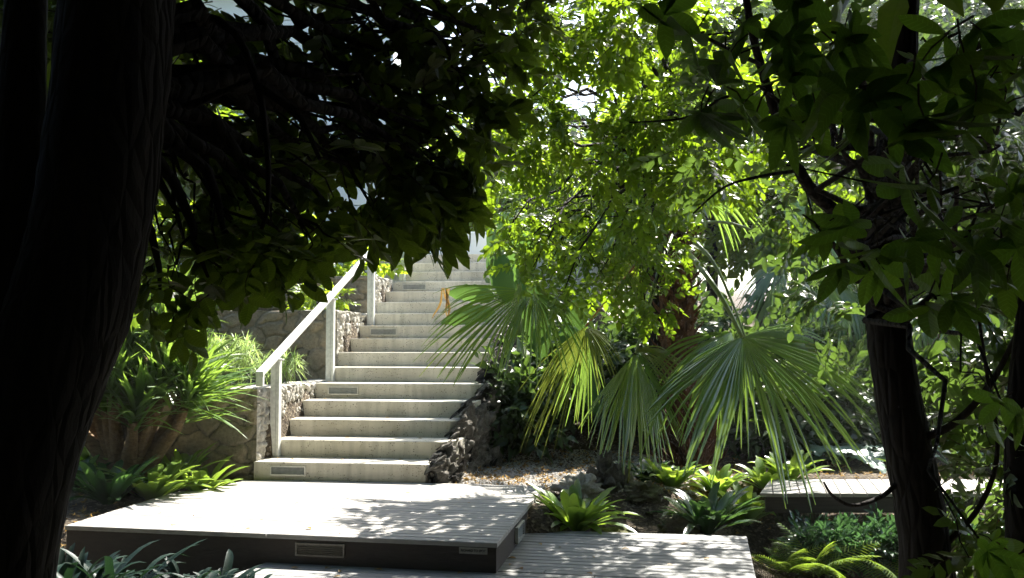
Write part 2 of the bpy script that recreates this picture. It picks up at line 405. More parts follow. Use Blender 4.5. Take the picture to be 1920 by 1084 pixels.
# ------------------------------------------------------------------ light
SUN = np.array([.46, .88, 1.10]); SUN /= np.linalg.norm(SUN)
el, az = math.asin(SUN[2]), math.atan2(SUN[0], SUN[1])
w = bpy.data.worlds.new('World'); bpy.context.scene.world = w; w.use_nodes = True
nt = w.node_tree; nt.nodes.clear(); g = N(nt)
sky = g('TexSky', sky_type='NISHITA', sun_disc=False, sun_elevation=el, sun_rotation=az, altitude=50., air_density=1.1, dust_density=2.0)
bg = g('Background', {'Color': sky.outputs[0], 'Strength': .09})
nt.links.new(bg.outputs[0], g('OutputWorld').inputs[0])
sl = bpy.data.lights.new('sun', 'SUN'); sl.energy = 5.0; sl.angle = R(.55); sl.color = (1, .955, .87)
so = bpy.data.objects.new('sun', sl); C.objects.link(so)
so.rotation_euler = Vector(-SUN).to_track_quat('-Z', 'Y').to_euler()
sc = bpy.context.scene
sc.view_settings.view_transform = 'Standard'; sc.view_settings.look = 'None'
sc.view_settings.exposure = 2.2; sc.view_settings.gamma = 1
sc.cycles.use_denoising = True; sc.cycles.max_bounces = 8; sc.cycles.transmission_bounces = 6
sc.cycles.diffuse_bounces = 5; sc.cycles.use_adaptive_sampling = True; sc.cycles.adaptive_threshold = .02
sc.cycles.sample_clamp_indirect = 6

# ------------------------------------------------------------------ stairs frame
RI, GO = .165, .403
S0 = G(476, 899, 0)
ux = np.array([math.cos(YAW), -math.sin(YAW), 0]); vx = np.array([math.sin(YAW), math.cos(YAW), 0])
def S(a, b, z=0.): return S0 + ux * a + vx * b + np.array([0, 0, z])
def ab(x, y):
    dx, dy = x - S0[0], y - S0[1]; return dx * ux[0] + dy * ux[1], dx * vx[0] + dy * vx[1]
def ss(x, a, b):
    t = np.clip((x - a) / (b - a), 0, 1); return t * t * (3 - 2 * t)
NST = 16
W1, W2, W3 = .05, 5.9 * GO, 9.9 * GO          # fronts of the three retaining walls
def gz(x, y):
    x = np.asarray(x, float); y = np.asarray(y, float); a, b = ab(x, y)
    left = -.07 + (5.0 * RI + .05) * ss(b, W1 + .16, W1 + .28) + 4.9 * RI * ss(b, W2 + .16, W2 + .28) + 3.1 * RI * ss(b, W3 + .16, W3 + .28) + .3 * ss(b, 7, 9)
    left = left + .10 * ss(-a, .4, .8) * ss(b, -1.5, -.8) * ss(-b, .0, .1) - .33 * ss(-b, 2.0, 2.5)
    st = -.34 + RI / GO * np.clip(b, 0, NST * GO)
    right = -.05 + .17 * np.clip(y - 10.6, 0, 9) + .06 * ss(y, 20, 40) * (y - 20)
    right = right + (.20 * np.clip(y - 10.4, 0, 7)) * ss(-x, -2.0, -.6)
    right = right - .30 * ss(x, 1.5, 2.2) * ss(-y, -9.5, -8.6) - .22 * ss(x, 1.5, 2.0) * ss(-y, -7.8, -7.2) - .22 * ss(x, .25, .55) * ss(-y, -8.7, -8.1) - .30 * ss(-y, -7.7, -7.3) * ss(-x, -2.1, -1.6)
    h = left + (st - left) * ss(a, .0, .08); h = h + (right - h) * ss(a, 1.72, 1.95)
    h = np.where(b > NST * GO - .3, h + (2.35 - h) * ss(b, NST * GO - .3, NST * GO + .6) * ss(-a, -3.4, -2.0), h)
    return h
nx = np.concatenate([np.linspace(-120, -8, 22)[:-1], np.linspace(-8, -4, 28)[:-1], np.arange(-4, 5.5, .06), np.linspace(5.5, 10, 30), np.linspace(11, 120, 22)])
ny = np.concatenate([np.linspace(-80, 1, 20)[:-1], np.linspace(1, 5, 16)[:-1], np.arange(5, 15.5, .06), np.linspace(15.6, 30, 40), np.linspace(32, 220, 26)])
X, Y = np.meshgrid(nx, ny)
Z = gz(X, Y)
bump = np.array([[noise.fractal(Vector((float(x) * 1.7, float(y) * 1.7, .3)), 1., 2., 4) for x in nx] for y in ny])
amp = np.where(X > .4, .05, .025); Z = Z + bump * amp
gm = MB(); gm.grid(np.stack([X, Y, Z], -1)); tag(gm.build('ground', M['soil'], smooth=True), kind='structure', label='dark soil of the garden beds and rising bank')
def gh(x, y): return float(gz(x, y))

# ------------------------------------------------------------------ staircase
st = empty('staircase', S(.8, 0), 'wide pitted concrete garden staircase climbing between stone walls', 'staircase')
wid = [1.64, 1.70, 1.70, 1.75, 1.80, 1.80, 1.78] + [1.80] * 12
def light(parent, name, a0, a1, b, z0, z1, fn, nrm, fm='frame', lm='lens'):
    """louvred recessed light; fn(a, z, out) gives a world point"""
    mb = MB(); t = .012
    for (p, q, r_, s_) in ((a0 - t, a1 + t, z1, z1 + t), (a0 - t, a1 + t, z0 - t, z0), (a0 - t, a0, z0, z1), (a1, a1 + t, z0, z1)):
        v = [fn(x, zz, o) for o in (.0, .012) for zz in (r_, s_) for x in (p, q)]
        mb.add(v, [[[0, 2, 3, 1], [4, 5, 7, 6], [0, 1, 5, 4], [2, 6, 7, 3], [0, 4, 6, 2], [1, 3, 7, 5]]])
    L = mb.build(name, M[fm], parent)
    m2 = MB(); k = 5; h = (z1 - z0) / k
    for i in range(k):
        m2.add([fn(a0, z0 + i * h, .002), fn(a1, z0 + i * h, .002), fn(a1, z0 + (i + .85) * h, .009), fn(a0, z0 + (i + .85) * h, .009)], [[[0, 1, 2, 3]]])
        m2.add([fn(a0, z0 + (i + .85) * h, .009), fn(a1, z0 + (i + .85) * h, .009), fn(a1, z0 + (i + 1) * h, .002), fn(a0, z0 + (i + 1) * h, .002)], [[[0, 1, 2, 3]]])
    m2.build('louvre', M[lm], L if parent.parent is None and parent.type == 'EMPTY' else parent)
    return L
for k in range(1, NST + 1):
    b = (k - 1) * GO; w_ = wid[k - 1]; z1 = k * RI; z0 = z1 - RI - (.3 if k == 1 else .6 if k == NST else .02)
    mb = MB(); e = .006
    prof = [(0, 0), (w_ - .05, 0), (w_ - .015, .012), (w_ + .01, .05), (w_ + .10, .17), (w_ + .12, GO + .06), (0, GO + .06)]
    if k == NST: prof = [(0, 0), (w_ + 1., 0), (w_ + 1., 2.6), (-.6, 2.6), (-.6, .3), (0, .3)]
    jit = rng.uniform(-.003, .003)
    # body with a softened nosing
    P = [S(a, b + bb + jit)[:2] for a, bb in prof]
    Pi = [S(a + (e if a < .1 else -e), b + bb + jit + (e if bb < .2 else 0))[:2] for a, bb in prof]
    n = len(P); vv = [np.r_[p, z0] for p in P] + [np.r_[p, z1 - e] for p in P] + [np.r_[p, z1] for p in Pi]
    mb.add(vv, [[[i, (i + 1) % n, n + (i + 1) % n, n + i] for i in range(n)] + [[n + i, n + (i + 1) % n, 2 * n + (i + 1) % n, 2 * n + i] for i in range(n)]], U())
    mb.f.append(np.array([[2 * n + i for i in range(n)]])); mb.mi.append(np.array([0]))
    so_ = mb.build('step', M['conc'], st)
    if k % 4 == 1:
        light(so_, 'step_light', .17, .49, b, z1 - .112, z1 - .045, lambda a, z, o, b=b: S(a, b - o + jit, z), None)

# handrail
hr = empty('handrail', S(.06, .3, RI), 'pale metal handrail on square posts climbing the left side of the steps', 'handrail')
HO = .97
def rz(b): return RI + HO + (b - .34) * RI / GO
b0, b1 = -.05, 13.2 * GO
mb = MB(); hw, ht = .036, .022
v = [S(.06 + sx * hw, bb, rz(bb) + sz * ht) for bb in (b0, b1) for sz in (-1, 1) for sx in (-1, 1)]
mb.add(v, [[[0, 2, 3, 1], [4, 5, 7, 6], [0, 1, 5, 4], [2, 6, 7, 3], [0, 4, 6, 2], [1, 3, 7, 5]]])
mb.box(S(.06, b0 + .02, rz(b0) - .06), (.066, .04, .11), -YAW, bev=.003)
mb.build('rail', M['rail'], hr)
for j in range(4):
    bb = .345 + 4 * j * GO; zb = (1 + 4 * j) * RI; zt = rz(bb) - ht - .002
    mb = MB(); mb.box(S(.045, bb, (zb + zt) / 2), (.052, .045, zt - zb), -YAW, bev=.003); mb.box(S(.090, bb + .012, (zb + zt) / 2), (.03, .065, zt - zb), -YAW, bev=.003)
    p = mb.build('post', M['rail'], hr)
    m3 = MB(); m3.box(S(.10, bb, zt - .012), (.075, .05, .014), -YAW, bev=.002); m3.build('bracket', M['frame'], p)
    m2 = MB(); m2.box(S(.06, bb, zb + .005), (.13, .09, .01), -YAW, bev=.002); m2.build('base_plate', M['frame'], p)

# ------------------------------------------------------------------ stone walls
def stonegrid(o, du, dv, n, w_, h_, cell, amp, res=.018, edge=True, groove=.014, courses=False, top=None):
    """displaced masonry panel; returns point grid and per-vertex stone tone"""
    m_, n_ = max(4, int(h_ / res)), max(4, int(w_ / res))
    a = np.linspace(0, w_, n_); c = np.linspace(0, h_, m_); A, B = np.meshgrid(a, c)
    sx, sy = cell
    gx, gy = np.arange(-sx, w_ + sx, sx), np.arange(-sy, h_ + sy, sy)
    seeds = np.array([(x + (.5 * sx if (j % 2) else 0) + U(-.45, .45) * sx, y + U(-.40, .40) * sy) for j, y in enumerate(gy) for x in gx for _ in range(1 if U() < .72 else 2)])
    tone = rng.uniform(0, 1, len(seeds)); hgt = rng.uniform(-.5, 1, len(seeds))
    wob = .012 * np.sin(A * 31 + B * 17) + .012 * np.sin(A * 13 - B * 41)
    d = np.sqrt((((A + wob)[..., None] - seeds[:, 0]) / sx) ** 2 + (((B + wob)[..., None] - seeds[:, 1]) / sy) ** 2)
    i = np.argsort(d, -1)[..., :2]; d1 = np.take_along_axis(d, i[..., :1], -1)[..., 0]; d2 = np.take_along_axis(d, i[..., 1:2], -1)[..., 0]
    k = np.clip((d2 - d1) / .22, 0, 1) ** .6
    jn = .35 + .65 * ss(d2 - d1, .02, .13)
    disp = amp * hgt[i[..., 0]] * k + groove * (k - 1) + rng.normal(0, amp * .07, A.shape)
    disp += (1 - d1) * amp * .6 * k
    if edge:
        disp *= ss(A, 0, .02) * ss(w_ - A, 0, .02) * ss(h_ - B, 0, .02)
    hs = B if top is None else B * (top(A) / h_)
    P = o + du * A[..., None] + dv * hs[..., None] + n * disp[..., None]
    return P, np.clip((.25 + .75 * tone[i[..., 0]]) * jn - .06 * (jn < .6), 0, 1)
ez = np.array([0, 0, 1.])
def ret_wall(label, b0, b1, z0, z1, left):
    t = empty('stone_wall', S(-.5, b0, z0), label, 'stone wall', 'stone retaining walls stepping up beside the stairs')
    m1 = MB()
    P, l = stonegrid(S(-left, b0, z0), ux, ez, -vx, left, z1 - z0, (.30, .19), .024, .013); m1.grid(P, l)
    m1.build('front_face', M['wallstone'], t, True)
    m2 = MB()
    P, l = stonegrid(S(0, b0, z0), vx, ez, ux, b1 - b0, z1 - z0, (.065, .085), .022, .011, groove=.03); m2.grid(P, l)
    m2.build('inner_face', M['rubble'], t, True)
    m3 = MB()
    P, l = stonegrid(S(-left, b0, z1), ux, vx, ez, left, .30, (.2, .16), .008, .02); m3.grid(P, l)
    P, l = stonegrid(S(-.30, b0 + .30, z1), ux, vx, ez, .30, b1 - b0 - .30, (.14, .14), .008, .02); m3.grid(P, l)
    m3.build('capping', M['rubble'], t, True)
    return t
ret_wall('low stone retaining wall beside the bottom steps, rubble inner face sunlit', W1, W2 + .05, -.3, 5.05 * RI, 4.2)
ret_wall('middle stone retaining wall beside the second handrail post', W2, W3 + .05, 4.3 * RI, 10.0 * RI, 4.0)
ret_wall('highest stone retaining wall beside the third handrail post', W3, 13.6 * GO, 8.5 * RI, 13.15 * RI, 3.6)
# rough right-hand edging of the stairs
def edging():
    n, m_ = 330, 90; bs = np.linspace(-.02, 9.5 * GO, n); P = np.zeros((n, m_, 3)); L = np.zeros((n, m_))
    for i, b in enumerate(bs):
        k = b / GO + 1; top = min(k * RI + .03, 9.4 * RI) - .03 + .05 * math.sin(b * 7) ; wr = np.interp(k, range(1, 12), [wid[q] for q in range(11)]) + .03
        outw = .10 + .03 * math.sin(b * 4.1 + 1) + .04 * ss(k, 3, 8); base = -.25
        pr = [(0.02, top - .35), (.0, top - .1), (.03, top), (outw * .7, top + .01), (outw, top - .10), (outw + .04, base + (top - base) * .45), (outw + .10, base)]
        s = np.linspace(0, 1, m_); q = np.linspace(0, 1, len(pr))
        aa = np.interp(s, q, [p[0] for p in pr]); zz = np.interp(s, q, [p[1] for p in pr])
        for j in range(m_):
            p = S(wr + aa[j], b, zz[j])
            v = Vector(p * 6.5); f = noise.cell(Vector(p * 7 + noise.noise(Vector(p * 5)) * 1.1))
            dd = (noise.fractal(v, .7, 2.2, 7) * .035 + (f - .5) * .055 + (noise.cell(Vector(p * 19)) - .5) * .03) * (.25 if aa[j] < .02 else 1)
            P[i, j] = p + ux * dd + ez * dd * (.7 if top > zz[j] - .05 else .2); L[i, j] = .3 + .7 * f
    mb = MB(); mb.grid(P, L)
    tag(mb.build('stone_edging', M['lava'], None, True), 'dark jagged volcanic stone edging along the right side of the stairs', 'stone edging')
edging()

# ------------------------------------------------------------------ decks
def isect(p, d, q, e):
    A = np.array([[d[0], -e[0]], [d[1], -e[1]]]); t = np.linalg.solve(A, np.array([q[0] - p[0], q[1] - p[1]])); return p + d * t[0]
A_, B_, C_, D_ = G(122, 985, 0), G(932, 1018, 0), G(1022, 911, 0), G(464, 899, 0)
E1, E2 = G(330, 922, 0), G(371, 921, 0)
def boards(mb, poly, z, th, wd, gap, dirv, nv, jitter=.02):
    """poly: list of xy; boards run along dirv and are clipped to the polygon"""
    P = np.array([p[:2] for p in poly]); dv, nn = dirv[:2], nv[:2]
    s = P @ nn; s0, s1 = s.min(), s.max(); k = s0
    n = len(P)
    def span(t):
        xs = []
        for i in range(n):
            a, b = s[i], s[(i + 1) % n]
            if (a - t) * (b - t) <= 0 and abs(a - b) > 1e-9:
                f = (t - a) / (b - a); xs.append(((P[i] * (1 - f) + P[(i + 1) % n] * f) @ dv))
        return (min(xs), max(xs)) if len(xs) >= 2 else None
    while k < s1 - .02:
        t0, t1 = k + 1e-4, min(k + wd - gap, s1 - 1e-4)
        a, b = span(t0), span(t1)
        if a and b:
            e = .004; lv = U(); zz = z + rng.uniform(-.0015, .0015)
            cuts = [0, 1] if U() < .55 else [0, U(.25, .75), 1]
            for c0, c1 in zip(cuts[:-1], cuts[1:]):
                l0, l1 = a[0] + (a[1] - a[0]) * c0, a[0] + (a[1] - a[0]) * c1 - (.004 if c1 < 1 else 0)
                r0, r1 = b[0] + (b[1] - b[0]) * c0, b[0] + (b[1] - b[0]) * c1 - (.004 if c1 < 1 else 0)
                def q(t, l, zc): return np.r_[nn * t + dv * l, zc]
                v = [q(t0, l0, zz - th), q(t0, l1, zz - th), q(t1, r1, zz - th), q(t1, r0, zz - th),
                     q(t0, l0, zz - e), q(t0, l1, zz - e), q(t1, r1, zz - e), q(t1, r0, zz - e),
                     q(t0 + e, l0 + e, zz), q(t0 + e, l1 - e, zz), q(t1 - e, r1 - e, zz), q(t1 - e, r0 + e, zz)]
                f = [[3, 2, 1, 0], [8, 9, 10, 11]] + [[r * 4 + j, r * 4 + (j + 1) % 4, r * 4 + 4 + (j + 1) % 4, r * 4 + 4 + j] for r in (0, 1) for j in range(4)]
                mb.add(v, [f], lv); lv = U()
        k += wd
fd = unit(B_ - A_); fn_ = np.array([-fd[1], fd[0], 0])
dk = empty('wooden_deck', (A_ + C_) / 2, 'raised grey timber deck platform at the foot of the stairs', 'deck')
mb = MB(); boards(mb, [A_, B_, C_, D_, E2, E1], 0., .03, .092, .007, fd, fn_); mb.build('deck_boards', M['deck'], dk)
DH = .185
def side(p, q, name, z0=-DH - .12, out=.0, boardsn=1):
    mb = MB(); d = unit(q - p); nn = np.array([d[1], -d[0], 0]); L = np.linalg.norm(q - p)
    ang = math.atan2(d[1], d[0]); zt = -.004 - .028
    c = (p + q) / 2 - nn * .022; mb.box([c[0], c[1], (z0 + zt) / 2], (L - .02, .03, zt - z0), ang, U(), bev=.003)
    return mb.build(name, M['fascia'], dk)
f1 = side(A_, B_, 'front_fascia'); f2 = side(B_, C_, 'side_fascia'); side(E1, A_, 'left_fascia')
mb = MB(); pin = lambda p: p + ((A_ + C_) / 2 - p) * .04
mb.prism([tuple(pin(p)[:2]) for p in (A_, B_, C_, D_, E1)], -.28, -.05); mb.build('subframe', M['fascia'], dk)
def fpt(px, z, o, p=A_, q=B_, out=.0085):
    pass
def alongpx(px, py, P, Q):
    """metres along the edge P-Q under that pixel column"""
    d = unit(Q - P); cx = (px - 960) / FPX
    # x = cx * depth, depth ~ y*CP
    k = cx / (CP - (542 - py) / FPX * SP)
    return (k * P[1] - P[0]) / (d[0] - k * d[1])
nf = np.array([fd[1], -fd[0], 0])
a0, a1 = alongpx(557, 1030, A_, B_), alongpx(643, 1030, A_, B_)
light(dk, 'deck_light', a0, a1, 0, -.125, -.062, lambda a, z, o: A_ + fd * a + nf * (o - .006) + ez * z, None, 'brown', 'brown')
sd = unit(C_ - B_); ns = np.array([sd[1], -sd[0], 0])
light(dk, 'deck_light', .78, 1.08, 0, -.150, -.060, lambda a, z, o: B_ + sd * a + ns * (o * 2 - .004) + ez * z, None)
# plaque
a0, a1 = alongpx(861, 1028, A_, B_), alongpx(914, 1028, A_, B_)
mb = MB(); ang = math.atan2(fd[1], fd[0]); pc = A_ + fd * (a0 + a1) / 2 + nf * .0005 + ez * -.055
mb.box(pc, (a1 - a0, .006, .042), ang, bev=.0015)
pl = mb.build('name_plaque', M['plaque'], dk)
cu = bpy.data.curves.new('lettering', 'FONT'); cu.body = 'RICHARD TO SPOT'; cu.size = .021; cu.extrude = .0006; cu.align_x = 'CENTER'; cu.align_y = 'CENTER'; cu.offset = .0006
tmp = bpy.data.objects.new('tmp', cu); me_ = bpy.data.meshes.new_from_object(tmp); bpy.data.objects.remove(tmp); me_.name = 'lettering'
to = bpy.data.objects.new('lettering', me_); C.objects.link(to); to.parent = pl
me_.materials.clear(); me_.materials.append(M['ink']); to.location = tuple(pc + nf * .0042 - np.array(dk.location)); to.rotation_euler = (math.pi / 2, 0, ang)
to.scale = ((a1 - a0) * .92 / .19, 1, 1)
# lower boardwalk
LW = -.19
l0, l1, l2, l3 = G(1008, 994, LW), G(1400, 1005, LW), G(1419, 1090, LW), None
lb = empty('boardwalk', (0, 5.5, LW), 'lower shaded grey plank boardwalk in front of the raised deck', 'boardwalk')
rd = unit(l2 - l1); R2 = l1 + rd * 5.0
pl1 = S(0, 0); q0 = A_ + fd * alongpx(505, 1062, A_, B_) + fn_ * .25; q1 = G(425, 1082, LW)
poly = [q0 + np.array([0, 0, LW]), q1, q1 + unit(q1 - q0) * 0 + np.array([-.9, -3.4, 0]), R2, l1, l0 + (l0 - l1) * .3]
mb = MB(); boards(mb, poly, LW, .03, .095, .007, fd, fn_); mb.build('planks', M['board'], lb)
mb = MB(); c = (l1 + R2) / 2; d = unit(R2 - l1); nn = np.array([-d[1], d[0], 0]); mb.box([c[0] - .02, c[1], LW - .12], (5., .03, .17), math.atan2(d[1], d[0]), bev=.003)
c = (l0 + l1) / 2; d = unit(l1 - l0); mb.box([c[0], c[1] + .006, LW - .12], (np.linalg.norm(l1 - l0) - .08, .03, .17), math.atan2(d[1], d[0]), bev=.003)
mb.build('edge_beam', M['fascia'], lb)
# far boardwalk on the right
fz = .0
p0, p1 = G(1425, 925, fz), G(1425, 899, fz); q0, q1 = p0 + np.array([4.6, .0, 0]), p1 + np.array([4.6, .0, 0])
fb = empty('boardwalk', (p0 + q1) / 2, 'narrow sunlit plank walkway crossing behind the ground cover on the right', 'boardwalk')
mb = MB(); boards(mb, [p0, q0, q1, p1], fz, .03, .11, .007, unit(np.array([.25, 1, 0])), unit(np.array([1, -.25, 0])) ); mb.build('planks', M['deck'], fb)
mb = MB(); c = (p0 + q0) / 2; mb.box([c[0], c[1] + .03, fz - .1], (4.5, .04, .13), 0, bev=.003); mb.build('edge_beam', M['fascia'], fb)

# low terrace walls far right
def terrace(label, px0, px1, py, Yd, h):
    a, b = W(px0, py, Yd), W(px1, py, Yd + .4); du = unit(b - a); nn = np.array([du[1], -du[0], 0]); L = np.linalg.norm(b - a)
    t = empty('terrace_wall', (a + b) / 2 - ez * h, label, 'garden wall', 'low terrace walls on the far bank')
    m1 = MB(); P, l = stonegrid(a - ez * h, du, ez, nn, L, h, (.22, .14), .02, .025); m1.grid(P, l); m1.build('stonework', M['lava'], t, True)
    m1 = MB(); c = (a + b) / 2; m1.box([c[0], c[1] + .13, a[2] + .02], (L + .05, .34, .05), math.atan2(du[1], du[0]), bev=.008); m1.build('coping', M['rubble'], t)
terrace('low stone terrace wall behind the fan palm with a pale coping', 1440, 1660, 642, 14.5, .7)
terrace('short low terrace wall seen just right of the dark tree trunk', 1690, 1900, 694, 12.3, .5)

# ------------------------------------------------------------------ pale building behind the stairs
bd = empty('building', (-5, 17.5, 2), 'pale weatherboard building behind the top of the stairs', 'building')
mb = MB(); bx0, bx1, bY, bz0, bz1 = -11., -2.15, 17.2, 1.2, 7.6
mb.box([(bx0 + bx1) / 2, bY + 2, (bz0 + bz1) / 2], (bx1 - bx0, 3.9, bz1 - bz0), 0)
z = bz0
while z < bz1 - .05:
    mb.box([(bx0 + bx1) / 2, bY + .02, z + .21], (bx1 - bx0 + .03, .05, .405), 0, bev=.006); z += .42
mb.build('wall', M['clad'], bd)
mb = MB(); mb.box([(bx0 + bx1) / 2, bY + 1.8, bz1 + .06], (bx1 - bx0 + .5, 4.6, .12), 0, bev=.01); mb.build('roof', M['rail'], bd)
gw = MB(); gw.box([-1.2, 17.3, 2.75], (1.85, .2, 1.0), 0, bev=.01); tag(gw.build('garden_wall', M['clad']), 'low pale rendered wall closing the landing at the top of the stairs', 'garden wall')
for xx in (-9.2, -6.4):
    mb = MB(); mb.box([xx, bY - .03, 3.9], (1.1, .06, 1.3), 0, bev=.005); o = mb.build('window', M['rail'], bd)
    m2 = MB(); m2.box([xx, bY - .055, 3.9], (.96, .03, 1.16), 0); m2.build('pane', M['glass'], o)
# ================================================================== plants
def strapclump(name, label, cat, x, y, n, L, Wd, mat, up=.7, group=None, droop=.45, zoff=0., flower=False, spread=1.):
    z = gh(x, y) + zoff
    t = empty(name, (x, y, z), label, cat, group)
    mb = MB(); L = L * 1.5; Wd = Wd * 1.5; droop = droop * .75; n = int(n * 1.3)
    for k in range(n):
        a = k * 2.399 + U(-.5, .5); f = k / n; e = up * (1.25 - f * .95) * U(.8, 1.2)
        d = np.array([math.cos(a) * spread, math.sin(a) * spread, e + .05])
        e = e * 2.1 + .1; d[2] = e; p = np.array([x + math.cos(a) * .03, y + math.sin(a) * .03, z - .02])
        l = L * U(.7, 1.15) * (.65 + .35 * min(1, f * 2))
        prof = lambda t: np.interp(t, [0, .12, .5, .8, .93, 1], [.42, .55, 1, .84, .45, .02])
        strap(mb, p, d, (0, 0, 1), l, Wd * U(.8, 1.2), droop * U(.6, 1.5), 8, .30, prof=prof, wave=.03)
    mb.build('foliage', mat, t, True)
    if flower:
        m2 = MB()
        for k in range(9):
            a = U(0, 6.3); strap(m2, np.array([x, y, z + .02]), np.array([math.cos(a) * .6, math.sin(a) * .6, .5]), (0, 0, 1), L * .3, Wd * .8, .1, 4, .3)
        m2.build('heart', M['dead'], t, True)
    return t
def at(px, py, z): return G(px, py, z)[:2]
GB = 'broad-leaved clumps in the left bed'
x, y = at(285, 926, .0); strapclump('bromeliad_clump', 'bright yellow-green broad-leaved clump against the left edge of the raised deck', 'plant', x, y, 34, .42, .062, M['clump'], .8, GB, flower=True)
x, y = at(378, 912, .0); strapclump('bromeliad_clump', 'sunlit clump with a reddish heart between the yucca and the stone wall', 'plant', x, y, 26, .36, .055, M['clump'], .9, GB, flower=True)
x, y = at(205, 935, .0); strapclump('bromeliad_clump', 'dark green clump with a red heart left of the yellow-green one', 'plant', x, y, 32, .42, .06, M['clumpdark'], .8, GB, flower=True)
x, y = at(170, 905, .0); strapclump('bromeliad_clump', 'pale leafed clump left of the yucca stems near the black trunk', 'plant', x, y, 34, .42, .055, M['clump'], .9, GB)
x, y = at(335, 903, .0); strapclump('bromeliad_clump', 'clump partly hidden behind the yucca stems on their right', 'plant', x, y, 30, .40, .05, M['clump'], 1.0, GB)
x, y = at(225, 903, .0); strapclump('bromeliad_clump', 'clump right at the foot of the yucca stems on their left', 'plant', x, y, 24, .34, .05, M['clump'], .9, GB)
x, y = at(135, 935, -.07); strapclump('bromeliad_clump', 'shaded clump nearest the black trunk beside the deck corner', 'plant', x, y, 26, .34, .05, M['clumpdark'], .8, GB)
GF = 'dark glossy clumps in front of the raised deck'
for i, (px, py, n, L, lab) in enumerate([
    (385, 5.75, 28, .38, 'glossy dark clump just left of the lower boardwalk with arching leaves'),
    (470, 5.9, 20, .28, 'small glossy dark clump at the very end of the front bed by the boardwalk'),
    (160, 5.75, 30, .44, 'tall glossy dark clump between the deck corner and the black trunk'),
    (130, 5.95, 30, .40, 'leftmost blue-green glossy clump below the deck corner'),
    (235, 5.95, 32, .46, 'upright glossy dark clump rising over the left end of the deck edge'),
    (300, 5.6, 30, .36, 'low glossy dark clump under the middle of the front-left bed'),
    (350, 5.95, 28, .36, 'glossy dark clump with a fallen orange leaf beside it'),
    (425, 5.95, 26, .34, 'rightmost glossy dark clump next to the lower boardwalk end'),
    (90, 5.6, 26, .36, 'glossy dark clump at the foot of the black leaning trunk'),
    (200, 5.5, 26, .34, 'glossy dark clump cut off by the bottom of the view')]):
    x, y = (px - 960) / FPX * py, py; strapclump('glossy_clump', lab, 'plant', x, y, n, L * U(1., 1.25), .032, M['clumpnavy'], U(.7, .95), GF, U(.45, .7))
GR = 'strap-leaved clumps among the rocks on the right'
for px, py, z, n, L, mt, lab in [
    (1078, 985, -.2, 52, .44, 'clump', 'full leafy clump tucked into the corner right of the raised deck'),
    (1325, 992, -.25, 44, .44, 'clumpdark', 'dark clump with white glinting leaves at the back edge of the lower boardwalk'),
    (1258, 925, -.1, 32, .34, 'clump', 'yellow-tipped clump just in front of the palm base'),
    (1395, 945, -.15, 40, .40, 'clump', 'wide clump at the left end of the far walkway'),
    (1345, 915, -.08, 30, .32, 'clump', 'bright clump between the palm base and the far walkway'),
    (1440, 905, -.05, 26, .32, 'clump', 'small pale clump at the back of the far walkway end'),
    (1480, 900, -.05, 22, .34, 'clump', 'upright yellow clump under the drooping big fan leaf'),
    (1215, 905, -.05, 28, .30, 'clumpdark', 'shadowed clump between the rocks and the palm base'),
    (950, 828, .0, 34, .38, 'clumpdark', 'green clump growing at the foot of the dark stone edging'),
    (1035, 815, .05, 30, .36, 'clumpdark', 'dark clump behind the pebbles under the folded fan leaf')]:
    x, y = at(px, py, z); strapclump('strap_leaf_clump', lab, 'plant', x, y, n, L, .055, M[mt], .8, GR)

# ---- yucca
def yucca():
    x, y = W(240, 890, 8.72)[:2]; z = gh(x, y)
    t = empty('yucca', (x, y, z), 'large bushy yucca with fat tan stems beside the stone wall', 'yucca')
    heads = [(-.60, .1, .95), (-.36, -.1, 1.12), (-.05, .0, 1.28), (.30, .15, 1.22), (.55, .0, 1.00), (.28, -.15, .88), (-.18, -.15, .82), (.02, .25, 1.42), (-.42, .25, 1.32), (.50, .2, .76), (.15, -.25, .70), (-.5, -.1, .72), (.62, -.1, .84), (.35, -.1, 1.0), (-.1, -.2, 1.0), (.2, .3, 1.55)]
    m1 = MB()
    m1.tube([[x, y, z - .1], [x, y, z + .05], [x + .01, y, z + .16], [x, y, z + .28]], [.24, .20, .17, .12], 14, rough=.06)
    for i, (dx, dy, h) in enumerate(heads):
        s = np.array([x + dx * .22, y + dy * .3, z + .06])
        p = np.array([s, s + [dx * .25, dy * .3, h * .28], s + [dx * .5, dy * .5, h * .5], [x + dx * .85, y + dy, z + h * .78]])
        m1.tube(p, [.085, .068, .05, .04], 9, rough=.05)
    m1.build('stem', M['cane'], t, True)
    for dx, dy, h in heads:
        mb = MB(); c = np.array([x + dx, y + dy, z + h])
        ax = unit(np.array([dx * .8, dy * .6 - .1, 1.0]))
        for k in range(74):
            q = unit(rng.normal(0, 1, 3)); d = unit(q + ax * 1.05); b = c - ax * U(0, .30)
            strap(mb, b, d, ax, U(.48, .76), U(.030, .044), U(.02, .25), 6, .35, prof=lambda t: np.interp(t, [0, .1, .45, .8, 1], [.6, .7, 1, .62, .02]))
        mb.build('leaf_head', M['yucca'], t, True)
yucca()
